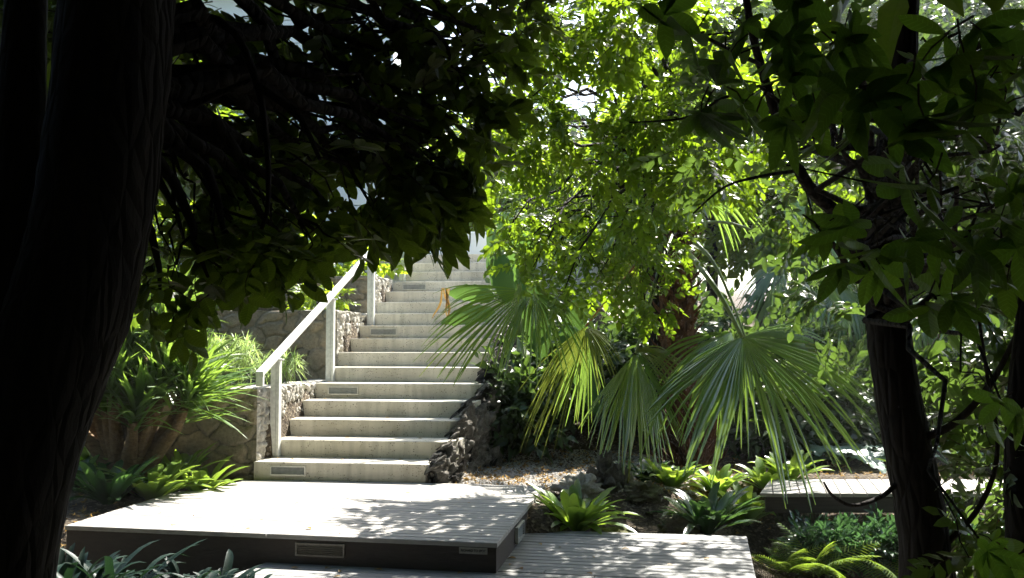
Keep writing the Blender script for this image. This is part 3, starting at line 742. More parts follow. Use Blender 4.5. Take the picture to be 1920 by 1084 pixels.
# ---- papyrus on the first terrace
def papyrus(label, px, py, Yd, n, rad, h, grp):
    p = W(px, py, Yd); x, y = p[:2]; z = gh(x, y)
    t = empty('sedge', (x, y, z), label, 'sedge', grp); mb = MB(); m2 = MB()
    for k in range(n):
        a = U(0, 6.3); r_ = rad * math.sqrt(U()); top = np.array([x + math.cos(a) * r_, y + math.sin(a) * r_ * .7, z + h * U(.45, 1.1)])
        b = np.array([x + math.cos(a) * r_ * .4, y + math.sin(a) * r_ * .3, z])
        m2.tube(bez(b, top, .0, 5, .02), [.005, .004, .004, .003, .003], 4)
        for j in range(26):
            d = unit(rng.normal(0, 1, 3) + [0, 0, .35]); strap(mb, top, d, (.1, .1, 1), U(.10, .24), .008, U(.2, .6), 4, .2)
    mb.build('foliage', M['papyrus'], t, True); m2.build('stem', M['petiole'], t)
papyrus('pale feathery sedge on the first terrace behind the handrail end', 425, 700, 10.4, 46, .42, .45, 'pale feathery sedges on the terrace')
papyrus('small sedge spilling over the low wall behind the first handrail post', 525, 710, 10.3, 16, .18, .30, 'pale feathery sedges on the terrace')
def shrub(name, label, cat, x, y, h, rad, n, mat, tp, group=None, scale=1., z=None, stems=5):
    z = gh(x, y) if z is None else z
    t = empty(name, (x, y, z), label, cat, group); mb = MB(); m2 = MB()
    cl = [(np.array([x + U(-.5, .5) * rad, y + U(-.4, .4) * rad, z + h * U(.4, .75)]), (rad * .6, rad * .6, h * .35), n // 5) for _ in range(5)]
    crown(mb, tp, cl, scale, down=.1)
    for c, r_, _ in cl: m2.tube(bez((x, y, z - .05), c, .05), np.linspace(.018, .004, 7), 5)
    m2.build('stem', M['bark2'], t); mb.build('foliage', [mat, M['bark2']], t)
    return t
TS = [spray(9, .085, .046, .20) for _ in range(5)]
TR = [spray(8, .080, .044, .14, spread=62, oval=True) for _ in range(6)]
TH = [spray(7, .115, .042, .15, spread=40, oval=True, curl=.3, droop=.6) for _ in range(4)]
TB = [spray(7, .155, .078, .34, curl=.2) for _ in range(4)]
TW = [whorl(int(U(4, 7)), .175, .092) for _ in range(5)]
TL = [spray(9, .14, .05, .30, spread=45, droop=.5) for _ in range(4)]
GT = 'bright leafy shrubs on the terraces'
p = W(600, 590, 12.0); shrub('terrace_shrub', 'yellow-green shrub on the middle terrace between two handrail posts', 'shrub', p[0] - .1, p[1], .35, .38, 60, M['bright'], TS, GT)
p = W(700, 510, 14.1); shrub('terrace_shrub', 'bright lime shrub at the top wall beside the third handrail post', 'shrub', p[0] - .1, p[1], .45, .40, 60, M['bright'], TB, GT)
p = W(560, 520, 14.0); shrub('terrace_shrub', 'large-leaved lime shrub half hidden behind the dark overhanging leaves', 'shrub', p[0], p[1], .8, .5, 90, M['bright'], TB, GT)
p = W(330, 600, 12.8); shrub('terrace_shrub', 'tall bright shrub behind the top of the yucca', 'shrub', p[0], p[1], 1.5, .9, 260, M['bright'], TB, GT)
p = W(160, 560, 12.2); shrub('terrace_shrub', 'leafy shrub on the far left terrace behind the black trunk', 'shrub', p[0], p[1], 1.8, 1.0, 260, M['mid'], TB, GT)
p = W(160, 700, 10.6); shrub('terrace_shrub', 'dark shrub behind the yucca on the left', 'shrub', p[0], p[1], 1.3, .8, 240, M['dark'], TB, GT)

# ---- banana plants
def bleaf(mb, p, d, L, Wd, droop, up=(0, 0, 1), n=16, notch=.16, lv=None):
    d = unit(d); x = unit(np.cross(d, up)); t = np.linspace(0, 1, n + 1)
    w_ = np.interp(t, [0, .08, .4, .75, 1], [.25, .8, 1, .8, .03]) * Wd / 2
    c = np.asarray(p)[None] + d * (L * t)[:, None] + np.array([0, 0, -1.]) * (droop * L * t ** 2)[:, None]
    tg = unit(np.gradient(c, axis=0)); zz = np.cross(np.broadcast_to(x, tg.shape), tg); cols = []
    for s, k in ((-1, 1.), (-1, .5), (0, 0), (1, .5), (1, 1.)):
        ww = w_ * k * (1 - (rng.uniform(0, notch, n + 1) if k == 1. else 0))
        cols.append(c + x * (s * ww)[:, None] + zz * ((.22 * k - .30 * k * k) * w_ * 1.6 * (1 if s else 0))[:, None])
    mb.grid(np.stack(cols, 1), U() if lv is None else lv)
    return c
def banana():
    x, y = W(985, 640, 11.4)[:2]; z = gh(x, y)
    t = empty('banana_plant', (x, y, z), 'banana plant with broad torn leaves leaning over the right side of the stairs', 'banana plant')
    mb = MB(); m2 = MB(); m3 = MB()
    m2.tube([[x, y, z - .1], [x - .03, y, z + .5], [x - .05, y, z + 1.05]], [.09, .075, .05], 10)
    top = np.array([x - .05, y, z + 1.0])
    specs = [(W(965, 545, 11.2), W(985, 400, 11.1), .75, .46, .03), (W(985, 500, 11.3), W(1020, 640, 10.9), .9, .36, .3),
             (W(930, 470, 11.0), W(955, 560, 10.9), .55, .30, .1), (W(935, 400, 11.4), W(925, 520, 11.0), .6, .26, .1),
             (W(1010, 470, 11.5), W(1030, 400, 11.6), .6, .3, .1), (W(1000, 450, 11.9), W(940, 380, 12.1), .7, .3, .2),
             (W(1060, 610, 10.9), W(1120, 760, 10.6), .85, .34, .1), (W(1090, 560, 11.2), W(1060, 690, 10.9), .8, .3, .1)]
    for a, b, L, wd, dr in specs:
        mb = MB(); bleaf(mb, a, b - a, np.linalg.norm(b - a) * 1.05, wd, dr, up=(0.1, -1, .25)); mb.build('leaf', M['banana'], t, True)
        m2.tube(bez(top, a, .1, 6, .01), np.linspace(.018, .009, 6), 6)
    for a, b, dr in ((W(925, 560, 10.6), W(838, 536, 10.3), -.0), (W(930, 590, 10.6), W(830, 590, 10.2), .08)):
        mb = MB(); L = np.linalg.norm(b - a); bleaf(mb, a, b - a + ez * .12 * L, L * 1.05, .22, .25, up=(0, -2.2, .3), lv=.4); mb.build('leaf', M['banana'], t, True)
        m2.tube(bez(top, a, .12, 6, .01), np.linspace(.016, .008, 6), 6)
    a = W(829, 540, 10.3)
    for k in range(5): strap(m3, a + ux * .02 * k, np.array([U(-.25, .3), U(-.2, .2), -1]), (U(-1, 1), -1, 0), U(.18, .40), .026, 0, 7, .6, wave=.12)
    m2.build('stem', M['petiole'], t, True); m3.build('withered_tip', M['dead'], t, True)
banana()

# ---- fan palm
def fan(root, hub, axis, nrm, Rr, n, spread, droop, mat, split=.55, petiole=None, pr=.016, pmat=None, seed_lv=None, scale0=.75, tipdroop=.5, hang=None):
    """one costapalmate fan: pleated segments joined to the split, then free drooping tips"""
    axis = unit(axis); nrm = unit(nrm - axis * np.dot(nrm, axis)); side = np.cross(axis, nrm)
    mb = MB(); da = R(spread) / n; m_ = 15; t = np.linspace(0.02, 1, m_)
    base_lv = U(.2, .8) if seed_lv is None else seed_lv
    nz1, nz2 = np.convolve(rng.normal(0, 1, n + 8), np.ones(4) / 2., 'same')[4:-4], np.convolve(rng.normal(0, 1, n + 8), np.ones(5) / 2.2, 'same')[4:-4]
    for k in range(n):
        a = -R(spread) / 2 + da * (k + .5); L = Rr * (1 - (1 - scale0) * (abs(a) / (R(spread) / 2)) ** 2) * U(.93, 1.05)
        dr, sd_ = math.cos(a) * axis + math.sin(a) * side, -math.sin(a) * axis + math.cos(a) * side
        sp = split * U(.86, 1.08); jitt = U(-.14, .14) + .12 * nz1[k]; td = tipdroop * U(.3, 2.0) * (1 + .5 * nz2[k]); L = L * (1 + .06 * nz1[k]) * (U(.55, .8) if U() < .07 else 1); lift = .10 * nz2[k]
        c = hub + dr[None] * (L * t)[:, None] + nrm * (-.10 * L * (t * (1 - t)))[:, None] * 0
        c = c + nrm * (lift * L * t ** 1.6)[:, None] + np.array([0, 0, -1.]) * (droop * L * t ** 2 + td * L * np.clip(t - sp, 0, 1) ** 1.8)[:, None]
        c = c + sd_ * (jitt * L * np.clip(t - sp, 0, 1))[:, None]
        wj = L * t * math.tan(da / 2) * 1.12
        ws = L * sp * math.tan(da / 2) * 1.12
        ww = np.where(t < sp, wj, ws * np.clip((1.02 - t) / (1.02 - sp), 0, 1) ** .62)
        fold = .8 * (1 if k % 2 else 1)
        P = np.stack([c - sd_ * ww[:, None], c + nrm * (fold * ww)[:, None], c + sd_ * ww[:, None]], 1)
        lvv = np.clip(base_lv * .6 + U(-.15, .15), 0, .7) + np.clip((t - U(.70, .98)) * 4, 0, .35); mb.grid(P, np.repeat(np.clip(lvv, 0, 1)[:, None], 3, 1))
    fr = mb.build('frond', mat, root, False)
    if petiole is not None:
        m2 = MB(); pts = np.asarray(petiole); m2.tube(pts, np.linspace(pr * 1.7, pr * .8, len(pts)), 7); m2.build('petiole', pmat or M['petiole'], fr, True)
    return fr
def bend(pts, n=10):
    """smooth curve through given points"""
    pts = np.asarray(pts, float); t = np.linspace(0, len(pts) - 1, n); out = []
    for u_ in t:
        i = min(int(u_), len(pts) - 2); f = u_ - i
        p0, p1, p2, p3 = pts[max(i - 1, 0)], pts[i], pts[i + 1], pts[min(i + 2, len(pts) - 1)]
        out.append(.5 * ((2 * p1) + (-p0 + p2) * f + (2 * p0 - 5 * p1 + 4 * p2 - p3) * f * f + (-p0 + 3 * p1 - 3 * p2 + p3) * f ** 3))
    return np.array(out)
PY = 9.9
def palm():
    base = G(1290, 872, -.03); x, y = base[:2]
    t = empty('fan_palm', base, 'large fan palm with drooping pleated fans and a shaggy brown trunk', 'palm')
    pts = bend([base + [0, 0, -.15], W(1288, 800, y), W(1275, 690, y), W(1268, 560, y), W(1268, 440, y)], 16)
    m1 = MB(); m1.tube(pts, np.interp(np.linspace(0, 1, 16), [0, .2, .5, 1], [.22, .20, .19, .17]), 14, rough=.05); m1.build('trunk', M['palmbark'], t, True)
    mb = MB()
    for k in range(230):          # old leaf bases spiral up the trunk
        f = (k + U(-.5, .5)) / 230; f = min(max(f, 0), .999); a = k * 2.399
        i = f * 15; j = int(i); c = pts[j] + (pts[min(j + 1, 15)] - pts[j]) * (i - j)
        rd_ = np.array([math.cos(a), math.sin(a), 0]); r0 = .19
        d = unit(rd_ * U(.7, 1.3) + [0, 0, .8]); big = 1.0 + (.9 if f < .18 else 0)
        strap(mb, c + rd_ * (r0 - .03), d, unit(rd_ + [0, 0, -.6]), U(.16, .27) * big, U(.09, .14) * (1 + .2 * (f < .18)), -.25, 4, -.5, prof=lambda q: np.interp(q, [0, .5, 1], [1, .7, .25]), g=(rd_[0], rd_[1], -.2))
    mb.build('leaf_bases', M['palmbark'], t, False)
    mb = MB()
    for k in range(22):           # big split boots at the foot
        a = U(-3.2, .6); rd_ = np.array([math.cos(a), math.sin(a), 0])
        strap(mb, base + rd_ * .15 + [0, 0, U(0, .25)], unit(rd_ * .9 + [0, 0, 1]), rd_, U(.38, .62), .13, -.2, 5, -.6, g=(rd_[0], rd_[1], 0), prof=lambda q: np.interp(q, [0, .3, 1], [1, .8, .1]))
    mb.build('boot', M['palmbark'], t, False)
    crownp = W(1268, 425, y)
    tf = toward = lambda q: unit(np.array([0, 0, EYE]) - q)
    # F1: left fan held out over the steps
    V = lambda *q: np.array(q, float)
    h = W(992, 545, 9.2); fan(t, h, V(-.84, -.42, -.32), V(-.10, -.62, .76), 1.07, 38, 92, .26, M['fan'], .62, bend([crownp, W(1180, 420, 9.7), W(1075, 480, 9.4), h]), .013, tipdroop=.35)
    h = W(1000, 550, 9.25); fan(t, h, V(.35, -.60, -.45), V(.2, -.6, .7), .66, 22, 130, .50, M['fan'], .42, None, tipdroop=.7)
    h = W(1005, 545, 9.35); fan(t, h, V(.9, -.1, -.05), V(0, -.5, .9), .50, 12, 70, .15, M['fanold'], .4, None, tipdroop=.3)
    # F2: folded yellowing fan
    h = W(1098, 612, 9.3); fan(t, h, W(1012, 770, 9.0) - h, V(.5, -.6, .35), 1.02, 24, 52, .14, M['fanold'], .45, bend([crownp, W(1225, 450, 9.6), W(1185, 505, 9.5), h]), .011, M['petioleorange'], tipdroop=.45)
    h = W(1100, 615, 9.35); fan(t, h, W(1135, 650, 9.2) - h, V(.1, -.7, .6), .40, 16, 120, .5, M['fanold'], .5, None, tipdroop=.6)
    h = W(1102, 610, 9.5); fan(t, h, W(1085, 760, 9.6) - h, V(-.3, -.8, .3), .80, 18, 45, .1, M['fan'], .6, None, tipdroop=.3)
    # F3: centre fan hanging straight down
    h = W(1192, 662, 9.05); fan(t, h, W(1168, 850, 8.80) - h, V(.05, -.92, .30), 1.06, 36, 70, .10, M['fan'], .66, bend([crownp, W(1238, 500, 9.3), W(1212, 590, 9.15), h]), .015, tipdroop=.25, seed_lv=.85)
    h = W(1194, 660, 9.0); fan(t, h, W(1270, 760, 8.7) - h, V(.3, -.5, .8), .95, 12, 34, .12, M['fan'], .5, None, tipdroop=.3)
    h = W(1192, 655, 9.1); fan(t, h, V(.9, -.3, -.1), V(.1, -.5, .8), .55, 16, 90, .30, M['fanold'], .45, None, tipdroop=.5)
    # F4: the big fan on the right
    h = W(1392, 632, 9.0); fan(t, h, V(.40, -.56, -.62), V(.02, -.66, .74), 1.30, 60, 190, .20, M['fan'], .58, bend([W(1285, 470, y - .1), W(1320, 510, 9.5), W(1360, 570, 9.2), h]), .021, tipdroop=.40, seed_lv=.4)
    h = W(1372, 622, 9.2); fan(t, h, V(-.75, -.45, -.35), V(-.1, -.50, .85), 1.0, 30, 100, .30, M['fan'], .52, None, tipdroop=.6)
    h = W(1400, 640, 9.3); fan(t, h, V(.85, -.2, .02), V(.2, -.4, .9), 1.05, 20, 60, .32, M['fanold'], .5, bend([crownp, W(1330, 480, 9.7), W(1370, 560, 9.5), h]), .012, tipdroop=.4)
    # upper fronds
    ups = [((1450, 355), 10.6, (1545, 400), (.1, -.4, .9), 1.0, 34, 150, .45, M['fan']), ((1455, 450), 10.6, (1550, 490), (.1, -.5, .85), .9, 26, 130, .5, M['fan']),
           ((1390, 300), 10.6, (1470, 220), (0, -.6, .7), 1.0, 34, 160, .2, M['fan']), ((1180, 300), 10.5, (1100, 250), (0, -.6, .7), 1.0, 34, 160, .25, M['fan']),
           ((1275, 250), 10.6, (1280, 130), (0, -.9, .4), 1.0, 36, 180, .1, M['fan']), ((1320, 380), 10.9, (1380, 330), (.2, .4, .9), 1.0, 30, 150, .4, M['fan']),
           ((1170, 400), 10.8, (1060, 420), (-.2, -.3, .9), 1.0, 34, 150, .4, M['fan'])]
    for (hx, hy), Yd, (ax_, ay_), nn, Rr, n, spd, dr, mt in ups:
        h = W(hx, hy, Yd); fan(t, h, W(ax_, ay_, Yd) - h, np.array(nn), Rr, n, spd, dr, mt, .55, bend([crownp, (crownp + h) / 2 + ez * .12, h]), .013, tipdroop=.4)
palm()
def smallpalm(label, px, py, Yd, hh, n, rr, grp='small fan palms on the far bank'):
    p = W(px, py, Yd); x, y = p[:2]; z = gh(x, y)
    t = empty('fan_palm', (x, y, z), label, 'palm', grp)
    m1 = MB(); m1.tube([[x, y, z - .1], [x + .02, y, z + hh * .5], [x, y, p[2]]], [.11, .09, .08], 9, rough=.1); m1.build('trunk', M['palmbark'], t, True)
    for k in range(n):
        a = k * 2.399 + .4; e = U(-.5, .7); d = unit(np.array([math.cos(a), math.sin(a) - .25, e])); h = p + d * U(.45, .7)
        fan(t, h, d - ez * .9, np.array([d[0] * .3, -.5, 1.]) + ez * .2, rr * U(.8, 1.1), 22, 150, .35, M['fan'], .5, [p, p + d * .3 + ez * .05, h], .010, tipdroop=.6)
smallpalm('small fan palm behind the dark tree trunk with hanging leaf tips', 1552, 520, 13.2, 1.2, 8, .85)
smallpalm('fan palm showing its leaves just right of the dark tree trunk', 1745, 560, 12.0, 1.0, 7, .9)

# ---- lobed silvery plants
def lobed(label, px, py, z, n, L, grp='silvery lobed plants beside the far walkway', Wd=.22, mat='silver'):
    x, y = at(px, py, z); z = gh(x, y)
    t = empty('acanthus', (x, y, z), label, 'plant', grp); mb = MB(); m2 = MB(); L = L * 1.1; Wd = Wd * 1.15
    for k in range(n):
        a = k * 2.399; e = U(.5, 1.3); d = unit(np.array([math.cos(a), math.sin(a) - .2, e])); s = np.array([x, y, z]); q = s + d * L * .45
        m2.tube(bez(s, q, .0, 4, .01), [.010, .008, .007, .006], 5)
        nn = 26; tt = np.linspace(0, 1, nn + 1); l = L * U(.7, 1.1); dd = unit(d + np.array([0, 0, -.35])); xx = unit(np.cross(dd, ez))
        env = np.interp(tt, [0, .15, .45, .8, 1], [.25, .8, 1, .7, .05]) * Wd / 2; lob = .55 + .45 * np.abs(np.sin(tt * math.pi * 6))
        c = q + dd * (l * tt)[:, None] - ez * (.45 * l * tt ** 2)[:, None]
        cols = []
        for sgn, kk in ((-1, 1), (-1, .5), (0, 0), (1, .5), (1, 1)):
            ww = env * kk * (lob if kk == 1 else 1); cols.append(c + xx * (sgn * ww)[:, None] + ez * (.25 * ww * (1.2 - kk) + (.012 * np.sin(tt * 38) * kk))[:, None])
        mb.grid(np.stack(cols, 1), U())
    mb.build('foliage', M[mat], t, True); m2.build('stem', M['petiole'], t)
lobed('silvery lobed plant behind the far walkway left of the dark trunk', 1580, 868, -.02, 13, .42)
lobed('taller silvery lobed plant further up the bank above the far walkway', 1545, 850, .05, 11, .42)
lobed('silvery lobed plant half hidden by the dark trunk above the walkway', 1645, 866, -.02, 11, .40)
lobed('pale lobed plant right of the dark trunk halfway up the bank', 1740, 800, .2, 9, .38)
lobed('pale lobed plant right of the dark trunk at the walkway level', 1780, 865, .0, 10, .40)

# ---- ferns
def frondT(L=.5, n=20, arch=.5, sub=9):
    mb = MB(); t = np.linspace(0, 1, 9); c = lambda q: np.array([0, L * q, L * (.35 * q - arch * q * q)])
    mb.tube([c(q) for q in t], np.linspace(.004, .001, 9), 3, .5, 0, cap=False)
    n = 17
    for k in range(n):
        q = .08 + .9 * k / n; wl = L * .32 * math.sin(math.pi * min(1, .25 + q * .75)) + .01
        for sg in (-1, 1):
            strap(mb, c(q), unit(np.array([sg, .55, -.05])), (0, 0, 1), wl * U(.8, 1.15), .008, .30, 5, .3, U(.2, .8), prof=lambda t: np.interp(t, [0, .2, .7, 1], [.9, 1, .7, .05]))
    return T(mb)
TF = [frondT(.5, 20, U(.25, .6)) for _ in range(6)]
def fern(label, px, py, z, n, s, mat='fern'):
    x, y = at(px, py, z); z = gh(x, y) + .02
    t = empty('fern', (x, y, z), label, 'fern', 'ferns in the hollow beside the lower boardwalk'); mb = MB()
    a = np.arange(n) * 2.399; d = np.c_[np.cos(a), np.sin(a), rng.uniform(.3, 1.2, n)]
    scatter(mb, TF, np.tile([x, y, z], (n, 1)), frames(d, .25), s * rng.uniform(.65, 1.15, n)); mb.build('foliage', M[mat], t)
fern('bright lacy fern at the bottom beside the corner of the lower boardwalk', 1535, 1078, -.55, 17, 1.0)
fern('small fern sprouting over the mossy rock', 1465, 985, -.45, 9, .55)
fern('fern at the boardwalk edge left of the brightest fern', 1478, 1075, -.55, 13, .7)
fern('dull green fern left of the base of the dark trunk', 1640, 1050, -.55, 15, .9)
fern('shaded fern between the mossy rock and the dark trunk', 1575, 1035, -.5, 12, .7)
fern('fern at the foot of the dark trunk near the bottom right', 1690, 1085, -.55, 13, .9)
fern('fern in deep shade right of the dark trunk', 1830, 1060, -.5, 14, 1.0, 'mid')
fern('fern at the right side among dark stems', 1900, 1100, -.5, 12, .9, 'mid')

# ---- low blue-green ground cover (uncountable)
mb = MB(); pos = []
for k in range(520):
    yy = U(7.8, 8.2); xx = U(.290, .42) * yy; pos.append([xx, yy, gh(xx, yy) + U(.02, .24)])
for k in range(260):
    yy = U(7.4, 8.2); xx = U(.43, .56) * yy; pos.append([xx, yy, gh(xx, yy) + U(.03, .3)])
pos = np.array(pos); TG = [spray(9, .075, .030, .16, spread=50, curl=.2) for _ in range(4)]
scatter(mb, TG, pos, frames(unit(rng.normal(0, .6, (len(pos), 3)) + [0, -.2, .9]), .6), rng.uniform(.8, 1.3, len(pos)))
tag(mb.build('ground_cover', [M['bluegreen'], M['bark2']]), 'low glossy blue-green ground cover in front of the far walkway', 'ground cover', kind='stuff')
# ---- undergrowth on the bank
GU = 'dark undergrowth shrubs on the bank'
TD = TB
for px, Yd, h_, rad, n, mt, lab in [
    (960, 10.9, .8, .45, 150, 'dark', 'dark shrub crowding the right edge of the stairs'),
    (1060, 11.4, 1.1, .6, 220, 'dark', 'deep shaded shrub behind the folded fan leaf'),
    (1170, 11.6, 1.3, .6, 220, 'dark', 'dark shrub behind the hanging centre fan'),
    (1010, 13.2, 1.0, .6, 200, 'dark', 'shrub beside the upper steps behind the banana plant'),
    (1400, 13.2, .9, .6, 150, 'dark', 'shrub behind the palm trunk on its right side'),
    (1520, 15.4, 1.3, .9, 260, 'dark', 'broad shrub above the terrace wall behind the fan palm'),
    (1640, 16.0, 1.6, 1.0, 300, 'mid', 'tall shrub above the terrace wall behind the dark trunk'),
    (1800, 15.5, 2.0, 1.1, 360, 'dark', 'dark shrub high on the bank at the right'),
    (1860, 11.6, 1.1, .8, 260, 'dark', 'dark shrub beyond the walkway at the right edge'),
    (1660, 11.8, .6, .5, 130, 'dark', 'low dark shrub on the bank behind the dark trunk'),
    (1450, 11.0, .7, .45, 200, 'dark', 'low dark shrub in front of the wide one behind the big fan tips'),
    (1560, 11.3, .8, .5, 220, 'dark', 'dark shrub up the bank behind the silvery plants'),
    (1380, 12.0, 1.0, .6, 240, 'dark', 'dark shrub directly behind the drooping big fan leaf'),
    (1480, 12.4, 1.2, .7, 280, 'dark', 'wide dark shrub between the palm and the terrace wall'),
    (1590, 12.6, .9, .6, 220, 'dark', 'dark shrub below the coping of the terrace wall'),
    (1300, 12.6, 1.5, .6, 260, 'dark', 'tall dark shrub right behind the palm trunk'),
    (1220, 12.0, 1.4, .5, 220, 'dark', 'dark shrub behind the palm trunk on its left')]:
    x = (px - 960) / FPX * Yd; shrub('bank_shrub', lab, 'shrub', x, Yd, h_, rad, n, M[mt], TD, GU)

# ---- rocks
def rock(label, px, py, z, sx, sy, sz, mat='rubble', grp='rocks edging the pebble bed', rough=.35, dz=0):
    x, y = at(px, py, z); bm_n = 64; th = np.linspace(0, math.pi, bm_n // 2 + 1); ph = np.linspace(0, 2 * math.pi, bm_n + 1)
    TH, PH = np.meshgrid(th, ph, indexing='ij'); P = np.stack([np.sin(TH) * np.cos(PH), np.sin(TH) * np.sin(PH), np.cos(TH)], -1)
    s = U(0, 90); out = np.zeros_like(P); L = np.zeros(P.shape[:2])
    for i in range(P.shape[0]):
        for j in range(P.shape[1]):
            v = Vector(P[i, j % bm_n]) ; f = 1 + rough * noise.fractal(v * 1.8 + Vector((s, 0, 0)), .75, 2.1, 7) + rough * .55 * (noise.cell(v * 3.1 + Vector((s, 0, 0))) - .5) + rough * .25 * (noise.cell(v * 7.3 + Vector((s, 0, 0))) - .5)
            out[i, j] = P[i, j % bm_n] * f * [sx, sy, sz]; L[i, j] = .6 + .4 * noise.noise(v * 3)
    o = MB(); o.grid(out + [x, y, gh(x, y) + dz + sz * .35], np.clip(L, 0, 1), flip=True); return tag(o.build('rock', M[mat], None, True), label, 'rock', grp)
rock('sunlit white-topped rock at the right end of the pebble bed', 1085, 925, -.05, .20, .16, .13)
rock('tall dark pitted rock in the middle of the rock row', 1140, 925, -.08, .17, .15, .22, 'lava')
rock('small pale rock right of the tall dark one', 1172, 925, -.1, .09, .09, .12, 'rubble')
rock('small pale stone behind the corner clump', 1120, 955, -.15, .07, .07, .09, 'rubble')
rock('flat brown stone beside the back edge of the lower boardwalk', 1150, 996, -.22, .20, .11, .06, 'mossrock')
rock('mossy stone at the left foot of the white-glinting clump', 1270, 995, -.25, .15, .11, .10, 'mossrock')
rock('rounded mossy rock in the hollow right of the lower boardwalk', 1500, 1010, -.45, .22, .18, .20, 'mossrock')
rock('large shaded rock under the clumps right of the pebble bed', 1205, 958, -.2, .17, .15, .10, 'mossrock')
rock('grey rock in the sun on the bank right of the palm base', 1400, 850, .0, .30, .22, .10, 'lava')
rock('dark round rock behind the big fan leaf tips', 1450, 850, .02, .17, .16, .13, 'lava')
rock('jumbled rock at the foot of the stone edging by the bottom step', 850, 893, 0., .14, .12, .10, 'lava')
rock('pale rough rock on top of the bank right of the dark trunk', 1760, 680, 1.0, .3, .25, .2, 'lava')

# ---- pebbles and litter
TPb = []
for k in range(4):
    mb = MB(); ph = np.linspace(0, 2 * math.pi, 7)[:-1]
    v = [[0, 0, .5]] + [[math.cos(a) * U(.7, 1), math.sin(a) * U(.7, 1), U(-.1, .2)] for a in ph] + [[0, 0, -.4]]
    mb.add(v, [[[0, 1 + i, 1 + (i + 1) % 6] for i in range(6)] + [[7, 1 + (i + 1) % 6, 1 + i] for i in range(6)]], .5); TPb.append(T(mb))
def inpatch(n, f):
    out = []
    while len(out) < n:
        p = f(); out.append([p[0], p[1], 0])
    return np.array(out)
def scat_ground(n, x0, x1, y0, y1, cond, dz):
    P = np.c_[rng.uniform(x0, x1, n), rng.uniform(y0, y1, n)]; P = P[[cond(*p) for p in P]]
    zz = gz(P[:, 0], P[:, 1]) + np.array([noise.fractal(Vector((float(a) * 1.7, float(b) * 1.7, .3)), 1., 2., 4) * (.05 if a > .4 else .025) for a, b in P])
    return np.c_[P, zz + dz]
def rightof(x, y): a, b = ab(x, y); return a > 1.8 and y > 8.62 - .13 * x
P = scat_ground(26000, -.9, 1.7, 8.6, 10.9, rightof, .002)
mb = MB(); scatter(mb, TPb, P, frames(unit(rng.normal(0, 1, (len(P), 3)) * [1, 1, .2]), .3), rng.uniform(.007, .017, len(P)), .5)
tag(mb.build('pebbles', M['pebble']), 'bed of small grey pebbles right of the stairs', 'pebbles', kind='stuff')
mb = MB(); leaf8(mb, np.zeros(3), (0, 1, 0), (0, 0, 1), .07, .032, .5, .3, .5); leaf8(mb, np.array([.02, 0, .0]), (.4, 1, .1), (0.3, 0, 1), .05, .022, -.4, -.4, .8); TLl = [T(mb)]
allg = np.vstack([scat_ground(900, -.9, 2.2, 8.6, 10.9, rightof, .012), scat_ground(1500, 1.2, 6, 5.5, 14, lambda x, y: True, .012),
                  scat_ground(700, -5, -1.6, 5.5, 9, lambda x, y: ab(x, y)[0] < -.05 or y < 6.2, .012)])
mb = MB(); scatter(mb, TLl, allg, frames(unit(rng.normal(0, 1, (len(allg), 3)) * [1, 1, .12]), .35), rng.uniform(.45, 1.0, len(allg)), .5)
tag(mb.build('leaf_litter', M['dead']), 'dry brown leaf litter strewn over the soil and pebbles', 'leaf litter', kind='stuff')
def fallen(px, py, z, s, lab, grp, zo=.004, mat='dead', lv=.5, fn=None):
    p = G(px, py, z) if fn is None else fn; a = U(0, 6.3)
    mb = MB(); strap(mb, p + ez * zo, np.array([math.cos(a), math.sin(a), .12]), (0, 0, 1), s, s * .5, .18, 6, .5, lv, prof=lambda t: np.interp(t, [0, .1, .4, .7, 1], [.06, .5, 1, .8, .03]))
    tag(mb.build('fallen_leaf', M[mat], None, True), lab, 'fallen leaf', grp)
g1, g2, g3 = 'dry leaves fallen on the raised deck', 'dry leaves fallen on the lower boardwalk', 'dry leaves fallen on the steps'
fallen(575, 991, 0, .06, 'yellow leaf lying near the front edge of the raised deck', g1, lv=1.)
for px, py in ((297, 962), (363, 968), (320, 986), (488, 974), (470, 993), (882, 944), (821, 966), (902, 1004), (836, 983), (700, 940), (640, 1000), (990, 973), (760, 925), (560, 945)):
    fallen(px, py, 0, U(.022, .045), 'tiny dark curled leaf lying on the raised deck boards', g1, lv=.1)
for px, py in ((545, 1066), (610, 1068), (640, 1070), (717, 1070), (870, 1074), (955, 1061), (968, 1048), (975, 1065), (1050, 1028), (1010, 1020), (1110, 1045), (1180, 1030), (1250, 1060), (1330, 1050), (640, 1082), (1100, 1075), (1290, 1020)):
    fallen(px, py, LW, U(.03, .065), 'crisp brown leaf lying on the lower boardwalk planks', g2, lv=U())
for k, a in ((1, .12), (1, .2), (2, .08), (2, .16), (3, .1), (3, .19), (4, .1), (4, 1.1), (2, .7), (1, 1.3), (5, .4), (3, .95), (6, .15), (9, .1), (1, .28), (2, .25), (2, .32), (3, .05), (4, .2), (5, .15), (5, .08), (6, .3), (7, .12), (7, .6), (8, .2), (2, 1.4), (4, .6), (1, .8), (3, 1.3)):
    fallen(0, 0, 0, U(.03, .05), 'small brown leaf lying on a stair tread', g3, fn=S(a, (k - .55) * GO + U(-.08, .12), k * RI), lv=U())
for px, py in ((545, 1060), (385, 1040), (455, 1070), (330, 1055)):
    fallen(px, py, -.3, .09, 'orange dead leaf caught among the dark glossy clumps', 'dead leaves in the front bed', lv=1., zo=.15)
